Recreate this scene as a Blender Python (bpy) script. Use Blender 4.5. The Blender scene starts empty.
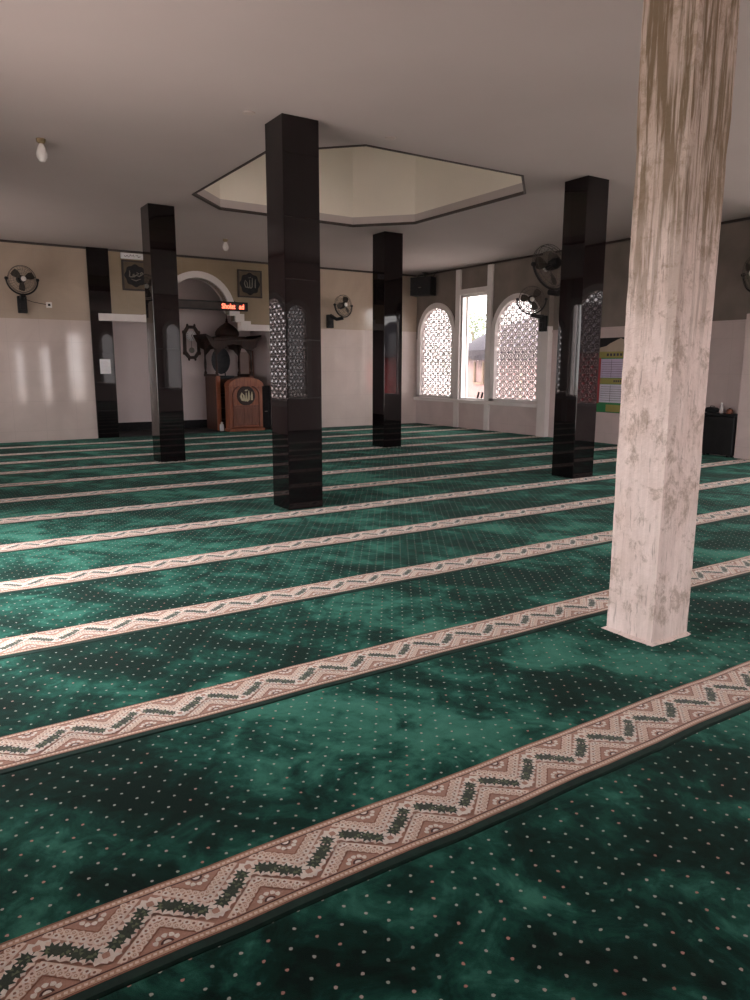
import bpy, bmesh, math, random
from mathutils import Vector, Matrix
random.seed(7)
PI = math.pi
C = bpy.context.scene.collection
sc = bpy.context.scene

# ------------------------------------------------------------------ constants (metres)
XL, XR, YB, YR, HC = -0.55, 11.92, 16.34, -2.2, 3.93
Y0, PITCH = 1.628, 1.218          # seam of the first row, row pitch

# ------------------------------------------------------------------ materials
def new_mat(name, col, rough=0.6, metal=0.0, spec=0.5):
    m = bpy.data.materials.new(name); m.use_nodes = True
    b = m.node_tree.nodes['Principled BSDF']
    b.inputs['Base Color'].default_value = (*col, 1)
    b.inputs['Roughness'].default_value = rough
    b.inputs['Metallic'].default_value = metal
    b.inputs['Specular IOR Level'].default_value = spec
    return m

class NT:
    def __init__(s, m):
        s.m = m; s.t = m.node_tree; s.b = s.t.nodes['Principled BSDF']
    def n(s, kind, **kw):
        x = s.t.nodes.new(kind)
        for k, v in kw.items(): setattr(x, k, v)
        return x
    def l(s, a, b): s.t.links.new(a, b)
    def pos(s):
        return s.n('ShaderNodeNewGeometry').outputs['Position']
    def mapping(s, vec, scale=(1,1,1), rot=(0,0,0), loc=(0,0,0)):
        mp = s.n('ShaderNodeMapping'); s.l(vec, mp.inputs['Vector'])
        mp.inputs['Scale'].default_value = scale; mp.inputs['Rotation'].default_value = rot
        mp.inputs['Location'].default_value = loc
        return mp.outputs['Vector']
    def noise(s, vec, scale, detail=4, rough=0.5, dist=0.0):
        x = s.n('ShaderNodeTexNoise'); s.l(vec, x.inputs['Vector'])
        x.inputs['Scale'].default_value = scale; x.inputs['Detail'].default_value = detail
        x.inputs['Roughness'].default_value = rough; x.inputs['Distortion'].default_value = dist
        return x.outputs['Fac']
    def ramp(s, fac, stops, interp='LINEAR'):
        r = s.n('ShaderNodeValToRGB'); s.l(fac, r.inputs['Fac']); r.color_ramp.interpolation = interp
        e = r.color_ramp.elements
        while len(e) < len(stops): e.new(0.5)
        for i, (p, c) in enumerate(stops):
            e[i].position = p
            e[i].color = (*c, 1) if isinstance(c, tuple) else (c, c, c, 1)
        return r.outputs['Color']
    def mix(s, fac, a, b, mode='MIX'):
        x = s.n('ShaderNodeMix', data_type='RGBA', blend_type=mode)
        for v, i in ((fac, 0), (a, 6), (b, 7)):
            if hasattr(v, 'node'): s.l(v, x.inputs[i])
            elif i == 0: x.inputs[0].default_value = v
            else: x.inputs[i].default_value = (*v, 1)
        return x.outputs[2]
    def math(s, op, a, b=None, c=None):
        x = s.n('ShaderNodeMath', operation=op)
        for i, v in enumerate((a, b, c)):
            if v is None: continue
            if hasattr(v, 'node'): s.l(v, x.inputs[i])
            else: x.inputs[i].default_value = v
        return x.outputs[0]
    def sep(s, vec):
        x = s.n('ShaderNodeSeparateXYZ'); s.l(vec, x.inputs[0]); return x.outputs
    def bump(s, h, strength=0.3, dist=0.01):
        x = s.n('ShaderNodeBump'); x.inputs['Strength'].default_value = strength
        x.inputs['Distance'].default_value = dist
        s.l(h, x.inputs['Height']); s.l(x.outputs['Normal'], s.b.inputs['Normal'])

def noisy(name, c1, c2, scale=4, rough=0.6, metal=0, bump=0.0, spec=0.5, stretch=(1,1,1), bdist=0.005):
    m = new_mat(name, c1, rough, metal, spec); t = NT(m)
    v = t.mapping(t.pos(), stretch)
    f = t.noise(v, scale, 5)
    t.l(t.ramp(f, [(0.3, c1), (0.7, c2)]), t.b.inputs['Base Color'])
    if bump: t.bump(t.noise(v, scale*6, 4), bump, bdist)
    return m

M = {}
M['ceiling'] = noisy('painted_ceiling', (0.48,0.43,0.42), (0.53,0.475,0.465), 0.5, 0.75, bump=0.08)
M['cream'] = noisy('cream_drum', (0.84,0.79,0.70), (0.88,0.83,0.74), 1.2, 0.7)
M['trimdark'] = noisy('dark_trim', (0.03,0.022,0.02), (0.05,0.035,0.03), 6, 0.5)
M['white'] = noisy('white_plaster', (0.74,0.69,0.67), (0.82,0.77,0.75), 3, 0.55, bump=0.05)
M['alu'] = noisy('white_aluminium', (0.72,0.70,0.69), (0.78,0.76,0.75), 3, 0.35)
M['lattice'] = noisy('lattice_white', (0.55,0.50,0.50), (0.62,0.56,0.56), 5, 0.6)
M['black'] = noisy('black_plastic', (0.007,0.007,0.008), (0.012,0.012,0.013), 8, 0.5, spec=0.3)
M['blackcloth'] = noisy('black_cloth', (0.010,0.010,0.012), (0.02,0.02,0.022), 20, 0.9, bump=0.3)
M['slate'] = noisy('slate_upholstery', (0.022,0.025,0.03), (0.045,0.048,0.055), 12, 0.8)
M['greyblade'] = noisy('fan_blade', (0.035,0.026,0.02), (0.055,0.042,0.032), 8, 0.6)
M['wire'] = noisy('fan_wire', (0.07,0.062,0.055), (0.10,0.09,0.08), 8, 0.5, metal=0.3)
M['hub'] = noisy('fan_hub', (0.75,0.73,0.70), (0.8,0.78,0.75), 8, 0.3)
M['wood'] = noisy('dark_carved_wood', (0.018,0.008,0.006), (0.045,0.018,0.011), 9, 0.6, stretch=(3,3,0.6), bump=0.3)
M['redwood'] = noisy('red_wood', (0.20,0.052,0.022), (0.36,0.11,0.045), 6, 0.35, stretch=(4,4,0.5), bump=0.15)
M['darkpanel'] = noisy('dark_panel_wood', (0.05,0.02,0.013), (0.095,0.036,0.022), 8, 0.5, stretch=(4,4,0.5))
M['midwood'] = noisy('mid_wood', (0.13,0.038,0.02), (0.22,0.07,0.035), 8, 0.4, stretch=(4,4,0.5))
M['gold'] = noisy('dull_gold', (0.42,0.36,0.24), (0.55,0.48,0.34), 9, 0.4, metal=0.3)
M['silver'] = noisy('silver_paint', (0.15,0.14,0.12), (0.2,0.185,0.16), 9, 0.4)
M['socket'] = noisy('lamp_rim', (0.48,0.42,0.39), (0.54,0.47,0.44), 9, 0.5)
M['paper'] = noisy('white_paper', (0.78,0.78,0.80), (0.84,0.84,0.86), 9, 0.8)
M['ink'] = noisy('ink', (0.05,0.04,0.06), (0.08,0.06,0.09), 9, 0.8)
M['frame'] = noisy('brown_frame', (0.045,0.032,0.018), (0.075,0.052,0.03), 9, 0.4)
M['picbrown'] = noisy('picture_ground', (0.10,0.075,0.045), (0.14,0.10,0.06), 6, 0.6)
M['bulb'] = noisy('opal_bulb', (0.80,0.78,0.76), (0.85,0.83,0.81), 6, 0.25)
M['beige'] = noisy('beige_panel', (0.42,0.33,0.30), (0.48,0.38,0.34), 5, 0.6)
M['green'] = noisy('board_green', (0.02,0.20,0.07), (0.03,0.26,0.09), 4, 0.5)
M['yellow'] = noisy('board_yellow', (0.52,0.44,0.10), (0.60,0.52,0.14), 4, 0.5)
M['olive'] = noisy('board_olive', (0.30,0.27,0.07), (0.36,0.33,0.10), 4, 0.5)
M['red'] = noisy('board_red', (0.35,0.03,0.04), (0.45,0.05,0.06), 4, 0.5)
M['lilac'] = noisy('board_lilac', (0.50,0.42,0.60), (0.60,0.52,0.70), 4, 0.6)
M['bluewhite'] = noisy('board_bluewhite', (0.62,0.60,0.72), (0.72,0.70,0.80), 4, 0.6)
M['boardcream'] = noisy('board_cream', (0.42,0.34,0.26), (0.5,0.41,0.32), 4, 0.6)
M['screed'] = noisy('floor_screed', (0.01,0.03,0.024), (0.015,0.04,0.03), 3, 0.9)
M['ground'] = noisy('pale_paving', (0.62,0.56,0.52), (0.74,0.68,0.62), 0.6, 0.9)
M['thatch'] = noisy('thatch', (0.022,0.018,0.026), (0.045,0.038,0.052), 14, 0.95, stretch=(1,1,0.2), bump=0.5)
M['pinkwall'] = noisy('pink_render', (0.28,0.185,0.18), (0.33,0.22,0.215), 2, 0.9)
M['leaf'] = noisy('leaf', (0.10,0.125,0.075), (0.16,0.19,0.12), 3, 0.7)
M['bark'] = noisy('bark', (0.18,0.13,0.10), (0.26,0.2,0.15), 8, 0.9)
M['outerwall'] = noisy('outer_wall', (0.60,0.53,0.50), (0.70,0.63,0.60), 1, 0.9)
M['clear'] = new_mat('clear_plastic', (0.75,0.72,0.72), 0.1); M['clear'].node_tree.nodes['Principled BSDF'].inputs['Transmission Weight'].default_value = 0.5

# polished black granite with faint tile joints
m = new_mat('polished_black_granite', (0.01,0.008,0.009), 0.05, 0, 0.36); t = NT(m); M['granite'] = m
p = t.pos(); s = t.sep(p)
sp = t.noise(p, 160, 2)
base = t.ramp(sp, [(0.45, (0.0045,0.0028,0.0033)), (0.8, (0.010,0.006,0.007))])
jz = t.math('LESS_THAN', t.math('FRACT', t.math('DIVIDE', t.math('ADD', s[2], 0.02), 0.6)), 0.006)
t.l(t.mix(jz, base, (0.012,0.01,0.01)), t.b.inputs['Base Color'])
t.l(t.math('MULTIPLY_ADD', jz, 0.12, 0.025), t.b.inputs['Roughness'])

# polished cream wall tile
def tile_mat(name, c1, c2, rough, axis, w=0.6, joint=(0.36,0.31,0.29)):
    m = new_mat(name, c1, rough); t = NT(m)
    p = t.pos(); s = t.sep(p)
    a = t.math('LESS_THAN', t.math('FRACT', t.math('DIVIDE', t.math('ADD', s[axis], 10.12), w)), 0.006)
    b = t.math('LESS_THAN', t.math('FRACT', t.math('DIVIDE', t.math('ADD', s[2], 10.0), w)), 0.006)
    j = t.math('MAXIMUM', a, b)
    base = t.ramp(t.noise(p, 1.3, 5, 0.6, 0.6), [(0.35, c1), (0.65, c2)])
    t.l(t.mix(t.math('MULTIPLY', j, 0.5), base, joint), t.b.inputs['Base Color'])
    t.bump(t.noise(p, 3.5, 2), 0.025, 0.02)
    return m
M['tile'] = tile_mat('polished_cream_tile', (0.58,0.49,0.455), (0.64,0.55,0.51), 0.07, 0)
M['tileup'] = tile_mat('shaded_upper_tile', (0.45,0.365,0.29), (0.50,0.41,0.33), 0.09, 0)  # darker copy of the cream tile, stands in for light fading upwards
M['tan'] = tile_mat('tan_wall_tile', (0.27,0.205,0.125), (0.32,0.245,0.155), 0.3, 0)
M['tileR'] = tile_mat('matt_wall_tile', (0.58,0.475,0.46), (0.66,0.55,0.53), 0.35, 1)
M['niche'] = noisy('niche_paint', (0.66,0.57,0.565), (0.72,0.625,0.62), 1.5, 0.45)
M['rawplaster'] = noisy('raw_grey_plaster', (0.17,0.145,0.125), (0.26,0.22,0.195), 1.6, 0.85, bump=0.2)

# weathered concrete pillar: drip stains that belong to the old plaster, thickest near the top
m = new_mat('old_pillar_plaster', (0.6,0.52,0.48), 0.8); t = NT(m); M['pillar'] = m
p = t.pos(); s = t.sep(p)
wash = t.ramp(t.noise(p, 3.2, 6, 0.62, 0.7), [(0.3, (0.74,0.61,0.56)), (0.6, (0.90,0.78,0.74))])
blot = t.ramp(t.noise(t.mapping(p, (1,1,0.8)), 7.0, 12, 0.78, 0.25), [(0.52, 0.0), (0.60, 1.0)])
c = t.mix(t.math('MULTIPLY', blot, 0.7), wash, (0.38,0.29,0.23))
stre = t.ramp(t.noise(t.mapping(p, (1,1,0.055)), 26, 5, 0.6, 0.4), [(0.44, 0.0), (0.56, 1.0)])
hz = t.ramp(t.math('ADD', t.math('DIVIDE', s[2], 3.93), t.math('MULTIPLY_ADD', t.noise(p, 2.5, 3), 0.3, -0.15)), [(0.40, 0.12), (0.66, 0.9)])
c = t.mix(t.math('MULTIPLY', hz, 0.62), c, (0.31,0.24,0.155))
c = t.mix(t.math('MULTIPLY', stre, hz), c, (0.17,0.12,0.065))
fine = t.ramp(t.noise(t.mapping(p, (1,1,0.12)), 60, 4, 0.6), [(0.60, 0.0), (0.68, 1.0)])
c = t.mix(t.math('MULTIPLY', fine, 0.5), c, (0.22,0.16,0.12))
t.l(c, t.b.inputs['Base Color'])
h = t.math('ADD', t.math('MULTIPLY', stre, hz), t.noise(p, 30, 5, 0.7))
t.bump(h, 0.45, 0.012)

CARPET_OFF = 9.0  # places the broad pile tones so the near-left floor carries painted shade
# carpet pile -------------------------------------------------------
def carpet_mat(name, dots):
    m = new_mat(name, (0.01,0.1,0.07), 0.95, 0, 0.1); t = NT(m)
    p = t.pos(); s = t.sep(p)
    p2 = t.mapping(p, (1,1,1), (0,0,0.95))
    brush = t.noise(t.mapping(p2, (0.45,2.1,1)), 1.15, 5, 0.55, 0.7)     # pile laid over by brushing
    tread = t.noise(p, 2.6, 7, 0.62, 0.9)
    f = t.math('ADD', t.math('MULTIPLY', brush, 0.45), t.math('MULTIPLY', tread, 0.55))
    swirl = t.noise(p, 8.0, 6, 0.65, 1.0)
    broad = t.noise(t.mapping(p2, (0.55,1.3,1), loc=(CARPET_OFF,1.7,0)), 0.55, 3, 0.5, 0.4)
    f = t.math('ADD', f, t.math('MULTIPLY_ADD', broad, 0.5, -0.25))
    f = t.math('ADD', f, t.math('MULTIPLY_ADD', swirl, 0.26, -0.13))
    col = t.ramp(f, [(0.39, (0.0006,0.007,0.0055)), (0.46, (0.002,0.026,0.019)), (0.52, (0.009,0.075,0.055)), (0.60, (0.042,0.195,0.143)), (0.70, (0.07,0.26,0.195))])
    grain = t.ramp(t.noise(p, 420, 2), [(0.3, 0.72), (0.7, 1.2)])
    col = t.mix(1.0, col, grain, 'MULTIPLY')
    if dots:
        DX, DY, R = 0.0775, 0.1131, 0.0050
        ds = []; 
        for ox, oy in ((0.0,0.0),(0.5,0.5)):
            fx = t.math('MULTIPLY', t.math('SUBTRACT', t.math('FRACT', t.math('ADD', t.math('DIVIDE', t.math('ADD', s[0], 40*DX-0.062), DX), ox)), 0.5), DX)
            fy = t.math('MULTIPLY', t.math('SUBTRACT', t.math('FRACT', t.math('ADD', t.math('DIVIDE', t.math('ADD', s[1], 40*DY+0.013), DY), oy)), 0.5), DY)
            d = t.math('SQRT', t.math('ADD', t.math('MULTIPLY', fx, fx), t.math('MULTIPLY', fy, fy)))
            ds.append(d)
        d = t.math('MINIMUM', ds[0], ds[1])
        wob = t.math('MULTIPLY_ADD', t.noise(p, 150, 2), 0.006, -0.003)
        on = t.math('LESS_THAN', t.math('ADD', d, wob), R)
        vor = t.n('ShaderNodeTexWhiteNoise'); sn = t.n('ShaderNodeVectorMath', operation='SNAP')
        t.l(p, sn.inputs[0]); sn.inputs[1].default_value = (0.0775, 0.1131, 1); t.l(sn.outputs[0], vor.inputs['Vector'])
        dc = t.ramp(vor.outputs['Value'], [(0.0, (0.40,0.45,0.39)), (0.72, (0.50,0.45,0.41)), (0.85, (0.52,0.26,0.22))])
        col = t.mix(on, col, dc)
    t.l(col, t.b.inputs['Base Color'])
    t.b.inputs['Sheen Weight'].default_value = 0.07
    t.b.inputs['Sheen Roughness'].default_value = 0.5
    t.b.inputs['Sheen Tint'].default_value = (0.4,0.9,0.75,1)
    t.bump(t.noise(p, 380, 2), 0.5, 0.004)
    return m
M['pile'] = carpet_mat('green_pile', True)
M['pile_edge'] = noisy('green_pile_edge', (0.002,0.020,0.014), (0.005,0.035,0.026), 30, 0.95)  # edge strip in darker green, the seam's shade put into its colour
def wov(name, a, b): 
    w_ = noisy(name, a, b, 170, 0.95, bump=0.4, spec=0.1, bdist=0.003)
    q = w_.node_tree.nodes['Principled BSDF']; q.inputs['Sheen Weight'].default_value = 0.3; q.inputs['Sheen Roughness'].default_value = 0.5
    return w_
BM = [wov('border_tan', (0.50,0.30,0.20), (0.64,0.42,0.30)),       # 0 guard band
      wov('border_brown', (0.07,0.025,0.02), (0.12,0.045,0.032)),    # 1 dark brown line
      wov('border_cream', (0.78,0.63,0.53), (0.90,0.76,0.66)),       # 2
      wov('border_green', (0.010,0.022,0.011), (0.03,0.052,0.026)),  # 3 leaves
      wov('border_pink', (0.42,0.225,0.16), (0.54,0.31,0.23)),        # 4 field
      wov('border_white', (0.82,0.74,0.66), (0.92,0.85,0.77)),       # 5
      wov('border_rust', (0.24,0.10,0.06), (0.34,0.15,0.09)),        # 6
      wov('border_leaf', (0.09,0.12,0.06), (0.14,0.18,0.09))]        # 7

# ------------------------------------------------------------------ mesh helpers
def link(name, bm, mat, parent=None, smooth=False, recalc=True):
    if recalc: bmesh.ops.recalc_face_normals(bm, faces=bm.faces)
    me = bpy.data.meshes.new(name); bm.to_mesh(me); bm.free()
    for mm in (mat if isinstance(mat, (list, tuple)) else [mat]): me.materials.append(mm)
    if smooth:
        for f in me.polygons: f.use_smooth = True
        try: me.set_sharp_from_angle(angle=math.radians(40))
        except Exception: pass
    o = bpy.data.objects.new(name, me); C.objects.link(o)
    if parent: o.parent = parent
    return o
def empty(name, loc=(0,0,0), rz=0, parent=None):
    o = bpy.data.objects.new(name, None); C.objects.link(o); o.location = loc; o.rotation_euler = (0,0,rz)
    o.empty_display_size = 0.1
    if parent: o.parent = parent
    return o
def tag(o, label, cat, group=None):
    o['label'] = label; o['category'] = cat
    if group: o['group'] = group
    return o
def struct(o): o['kind'] = 'structure'; return o
def box(bm, x0, x1, y0, y1, z0, z1, bev=0.0):
    vs = [bm.verts.new((x, y, z)) for x in (x0, x1) for y in (y0, y1) for z in (z0, z1)]
    fs = [bm.faces.new([vs[i] for i in q]) for q in ((0,1,3,2),(4,6,7,5),(0,4,5,1),(2,3,7,6),(0,2,6,4),(1,5,7,3))]
    if bev:
        es = list({e for f in fs for e in f.edges})
        bmesh.ops.bevel(bm, geom=es, offset=bev, segments=2, affect='EDGES', profile=0.5)
def prism(bm, pts, f0, f1):
    """pts 2D polygon; f0/f1 map (u,v)->xyz for the two caps"""
    a = [bm.verts.new(f0(u, v)) for u, v in pts]; b = [bm.verts.new(f1(u, v)) for u, v in pts]
    n = len(pts)
    bm.faces.new(a); bm.faces.new(b[::-1])
    for i in range(n):
        bm.faces.new((a[i], a[(i+1)%n], b[(i+1)%n], b[i]))
def tube(bm, pts, r, n=8, closed=False):
    pts = [Vector(p) for p in pts]; rings = []; N = len(pts)
    rr = r if isinstance(r, (list, tuple)) else [r]*N
    prev = None
    for i, p in enumerate(pts):
        if closed: d = pts[(i+1)%N] - pts[i-1]
        else: d = pts[min(i+1, N-1)] - pts[max(i-1, 0)]
        d = d.normalized() if d.length > 1e-9 else Vector((0,0,1))
        if prev is None:
            up = Vector((0,0,1)) if abs(d.z) < 0.9 else Vector((1,0,0))
            u = d.cross(up).normalized()
        else:
            u = (prev - d*prev.dot(d)).normalized()
        prev = u; w = d.cross(u)
        rings.append([bm.verts.new(p + (u*math.cos(2*PI*k/n) + w*math.sin(2*PI*k/n))*rr[i]) for k in range(n)])
    for i in range(N if closed else N-1):
        a, b = rings[i], rings[(i+1)%N]
        for k in range(n): bm.faces.new((a[k], a[(k+1)%n], b[(k+1)%n], b[k]))
    if not closed: bm.faces.new(rings[0][::-1]); bm.faces.new(rings[-1])
def lathe(bm, prof, c=(0,0,0), n=20, axis='z', sx=1, sy=1):
    """prof: list of (radius, height)"""
    def P(r, h, a):
        x, y = r*math.cos(a)*sx, r*math.sin(a)*sy
        if axis == 'z': q = (x, y, h)
        elif axis == 'y': q = (x, h, y)
        else: q = (h, x, y)
        return (c[0]+q[0], c[1]+q[1], c[2]+q[2])
    rings = [[bm.verts.new(P(max(r, 1e-4), h, 2*PI*k/n)) for k in range(n)] for r, h in prof]
    for a, b in zip(rings, rings[1:]):
        for k in range(n): bm.faces.new((a[k], a[(k+1)%n], b[(k+1)%n], b[k]))
    bm.faces.new(rings[0][::-1]); bm.faces.new(rings[-1])
def poly(bm, pts, mi=0):
    f = bm.faces.new([bm.verts.new(p) for p in pts]); f.material_index = mi; return f

# ------------------------------------------------------------------ floor, carpets
FOOT = {'C': (3.366, 3.772, 6.872, 7.272), 'L': (3.397, 3.803, 11.545, 11.95), 'R': (7.665, 8.068, 6.82, 7.22),
        'B': (7.64, 8.045, 11.49, 11.895), 'K': (3.340, 3.655, 2.352, 2.660)}
bm = bmesh.new(); box(bm, XL-0.3, XR+0.3, YR-0.3, YB+1.8, -0.16, -0.016)
struct(link('floor', bm, M['screed']))

def wave(x, k):
    return 0.0045*math.sin(x*2.9+k*1.7) + 0.003*math.sin(x*7.3+k*2.9) + 0.0016*math.sin(x*17+k)
def in_foot(x, y, pad=0.0):
    return any(a-pad < x < b+pad and c-pad < y < d+pad for a, b, c, d in FOOT.values())

# motif of one repeat of the woven border, in (x, y) with y measured from the near edge of the border
BP, BW = 0.295, 0.275
def blob(cx, cy, r, n, mi, z, jag=0.0, ph=0.0, sx=1, sy=1, rot=0):
    pts = []
    for i in range(n):
        a = 2*PI*i/n + ph; q = r*(1 + (jag if i % 2 else -jag))
        u, v = q*math.cos(a)*sx, q*math.sin(a)*sy
        pts.append((cx + u*math.cos(rot) - v*math.sin(rot), cy + u*math.sin(rot) + v*math.cos(rot)))
    return (pts, mi, z)
def ribbon(p0, p1, w, mi, z):
    dx, dy = p1[0]-p0[0], p1[1]-p0[1]; L = math.hypot(dx, dy); nx, ny = -dy/L*w/2, dx/L*w/2
    return ([(p0[0]-nx, p0[1]-ny), (p1[0]-nx, p1[1]-ny), (p1[0]+nx, p1[1]+ny), (p0[0]+nx, p0[1]+ny)], mi, z)
def motif():
    rnd = random.Random(3); out = []
    mid = BW/2; A = 0.060; lo, hi = (0.0, mid-A), (BP/2, mid+A)
    # per triangle: chevron bands nested towards a half flower
    for apx, sgn in ((BP/2, -1), (0.0, 1)):       # flower under the peak (near guard) / above the valley (far guard)
        base = 0.034 if sgn < 0 else BW-0.034
        def pt(u, v): return (apx+u, base - sgn*v)          # v grows towards the zigzag
        H = 0.128
        for lev, (hh, hw, mi, w) in enumerate(((0.112, 0.125, 2, 0.014), (0.098, 0.109, 6, 0.005), (0.084, 0.094, 0, 0.020), (0.066, 0.076, 6, 0.004))):
            for s in (-1, 1):
                out.append(ribbon(pt(s*hw, 0), pt(0, hh), w, mi, 2))
        for s in (-1, 1):
            for i in range(8):                                # scallops
                f = (i+0.5)/8; u, v = s*0.118*(1-f), 0.106*f
                q = pt(u, v); out.append(blob(q[0], q[1], 0.0108, 9, 5 if i % 2 else 2, 3, 0.12, i))
                out.append(blob(q[0], q[1], 0.0045, 6, 6, 4, 0, i))
            for i in range(6):
                f = (i+0.5)/6; u, v = s*0.092*(1-f), 0.083*f
                q = pt(u, v); out.append(blob(q[0], q[1], 0.0108, 8, 2, 3, 0.1, i))
                out.append(blob(q[0], q[1], 0.0055, 6, 0, 4, 0, i))
                out.append(blob(q[0], q[1], 0.0022, 5, 5, 5, 0, i))
        for i in range(5):
            a = PI*(i+0.5)/5; q = pt(0.030*math.cos(a), 0.004+0.026*math.sin(a))
            out.append(blob(q[0], q[1], 0.0085, 7, 5, 5, 0.1, i))
        for r, mi, z in ((0.018, 1, 6), (0.011, 5, 7)):
            n = 8; out.append(([pt(r*math.cos(PI*i/n), r*0.9*math.sin(PI*i/n)) for i in range(n+1)], mi, z))
    # cream jagged ground along the zigzag, then the dark leaf garland over it
    for k, (a, b) in enumerate(((lo, hi), (hi, (BP, mid-A)))):
        L = math.hypot(b[0]-a[0], b[1]-a[1]); ang = math.atan2(b[1]-a[1], b[0]-a[0])
        for i in range(7):
            f = 0.06+0.88*i/6
            out.append(blob(a[0]+(b[0]-a[0])*f, a[1]+(b[1]-a[1])*f, 0.032, 14, 2 if i % 2 else 5, 8, 0.16, i, 1, 1, ang))
        for i in range(4):
            f = 0.21+0.58*i/3
            x, y = a[0]+(b[0]-a[0])*f, a[1]+(b[1]-a[1])*f
            out.append(blob(x+rnd.uniform(-.003,.003), y+rnd.uniform(-.005,.005), rnd.uniform(0.0205,0.0255), 18, 3, 9, 0.30, rnd.random(), 1.1, 0.95, ang))
            for j in range(3):
                aa = rnd.random()*2*PI
                out.append(blob(x+0.011*math.cos(aa), y+0.009*math.sin(aa), 0.0055, 6, 7, 10, 0.3, rnd.random()))
    for (x, y), s in ((lo, 1), (hi, -1)):                    # C-shaped hooks at the turns
        n = 9; ro, ri = 0.0205, 0.0125
        arc = [PI*(-0.25) + PI*1.5*i/n for i in range(n+1)]
        pts = [(x+ro*math.cos(t_), y-s*(ro*math.sin(t_)-0.003)) for t_ in arc] + [(x+ri*math.cos(t_), y-s*(ri*math.sin(t_)-0.003)) for t_ in reversed(arc)]
        for i in range(n):
            q = [pts[i], pts[i+1], pts[2*n+1-i-1], pts[2*n+1-i]]
            out.append((q, 5, 11))
        out.append(blob(x, y, 0.0115, 8, 4, 11, 0.1)); 
    return out
MOT = motif()
def build_border(k, holes):
    bm = bmesh.new(); yb = 0.0375
    def P(x, y, z): return (x, y + wave(x, k), z)
    x0 = XL
    def strip(ya, yb_, mi, z, step=0.15):
        n = int((XR-x0)/step)+1
        for i in range(n):
            xa, xb = x0+i*step, min(x0+(i+1)*step, XR-0.002)
            if xb <= xa: continue
            if holes and in_foot((xa+xb)/2, Y0+PITCH*k+(ya+yb_)/2, 0.075): continue
            poly(bm, (P(xa, ya, z), P(xb, ya, z), P(xb, yb_, z), P(xa, yb_, z)), mi)
    e = 0.00035
    strip(yb, yb+BW, 1, e)
    for s in (0, 1):
        def Y(v): return yb+v if s == 0 else yb+BW-v
        strip(*sorted((Y(0.0), Y(0.0045))), 6, 2*e)
        strip(*sorted((Y(0.006), Y(0.0255))), 0, 2*e)
    strip(yb+0.031, yb+BW-0.031, 4, 2*e)
    nrep = int((XR-x0)/BP)+1
    for r in range(-1, nrep):
        bx = r*BP + 0.012
        for q in range(19):                                 # rope of the guard bands
            for s in (0, 1):
                x = bx + q*BP/19; y = (yb+0.0157) if s == 0 else (yb+BW-0.0157)
                if not (x0+0.01 < x < XR-0.02) or (holes and in_foot(x, Y0+PITCH*k+y, 0.02)): continue
                pl = [(x-0.0055, y-0.003), (x+0.0035, y-0.0045), (x+0.0055, y+0.003), (x-0.0035, y+0.0045)]
                poly(bm, [P(a, b, 3*e) for a, b in pl], 2)
        for qi, (pts, mi, z) in enumerate(MOT):
            cx = bx + sum(a for a, _ in pts)/len(pts); cy = yb + sum(b for _, b in pts)/len(pts)
            if not (x0+0.03 < cx < XR-0.03): continue
            if holes and in_foot(cx, Y0+PITCH*k+cy, 0.02): continue
            poly(bm, [P(bx+a, min(max(yb+b, yb+0.031), yb+BW-0.031), (3+z)*e + qi*3e-6) for a, b in pts], mi)
    bmesh.ops.recalc_face_normals(bm, faces=bm.faces)
    for f in bm.faces:
        if f.normal.z < 0: f.normal_flip()
    me = bpy.data.meshes.new('woven_border'); bm.to_mesh(me); bm.free()
    for mm in BM: me.materials.append(mm)
    return me
def build_pile(k):
    bm = bmesh.new()
    xs = [XL + i*0.15 for i in range(int((XR-XL)/0.15)+1)] + [XR-0.002]
    ys = [0.0, 0.003, 0.010, 0.0375, 0.17, 0.3125, 0.6, 0.9, 1.204, 1.212, 1.2165]
    zs = {0.0: -0.014, 0.003: -0.006, 0.010: -0.0005, 1.212: -0.001, 1.2165: -0.012}
    yo = Y0 + PITCH*k
    for a, b, c, d in FOOT.values():
        if d > yo and c < yo+PITCH:
            xs += [a, b]; ys += [v-yo for v in (c, d) if 0.012 < v-yo < 1.2]
    xs = sorted(set(round(v, 4) for v in xs)); ys = sorted(set(round(v, 4) for v in ys))
    grid = {}
    def V(i, j):
        if (i, j) not in grid:
            x, y = xs[i], ys[j]
            fixed = any(abs(y+yo-c) < 1e-3 or abs(y+yo-d) < 1e-3 for *_, c, d in FOOT.values())
            w = 0 if fixed else wave(x, k if y < 0.8 else k+1)
            if y > 1.2: w -= 0.0
            grid[(i, j)] = bm.verts.new((x, y+w, zs.get(y, 0.0)))
        return grid[(i, j)]
    for i in range(len(xs)-1):
        for j in range(len(ys)-1):
            cx, cy = (xs[i]+xs[i+1])/2, (ys[j]+ys[j+1])/2 + yo
            if in_foot(cx, cy): continue
            f = bm.faces.new((V(i, j), V(i+1, j), V(i+1, j+1), V(i, j+1)))
            f.material_index = 1 if ys[j+1] <= 0.0376 else 0
    for f in bm.faces:
        f.normal_update()
        if f.normal.z < 0: f.normal_flip()
    me = bpy.data.meshes.new('prayer_carpet'); bm.to_mesh(me); bm.free()
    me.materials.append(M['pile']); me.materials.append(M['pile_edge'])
    return me
ORD = ['hindmost', 'nearest the camera', 'second', 'third', 'fourth', 'fifth', 'sixth', 'seventh', 'eighth', 'ninth', 'tenth', 'eleventh', 'twelfth', 'thirteenth']
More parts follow.
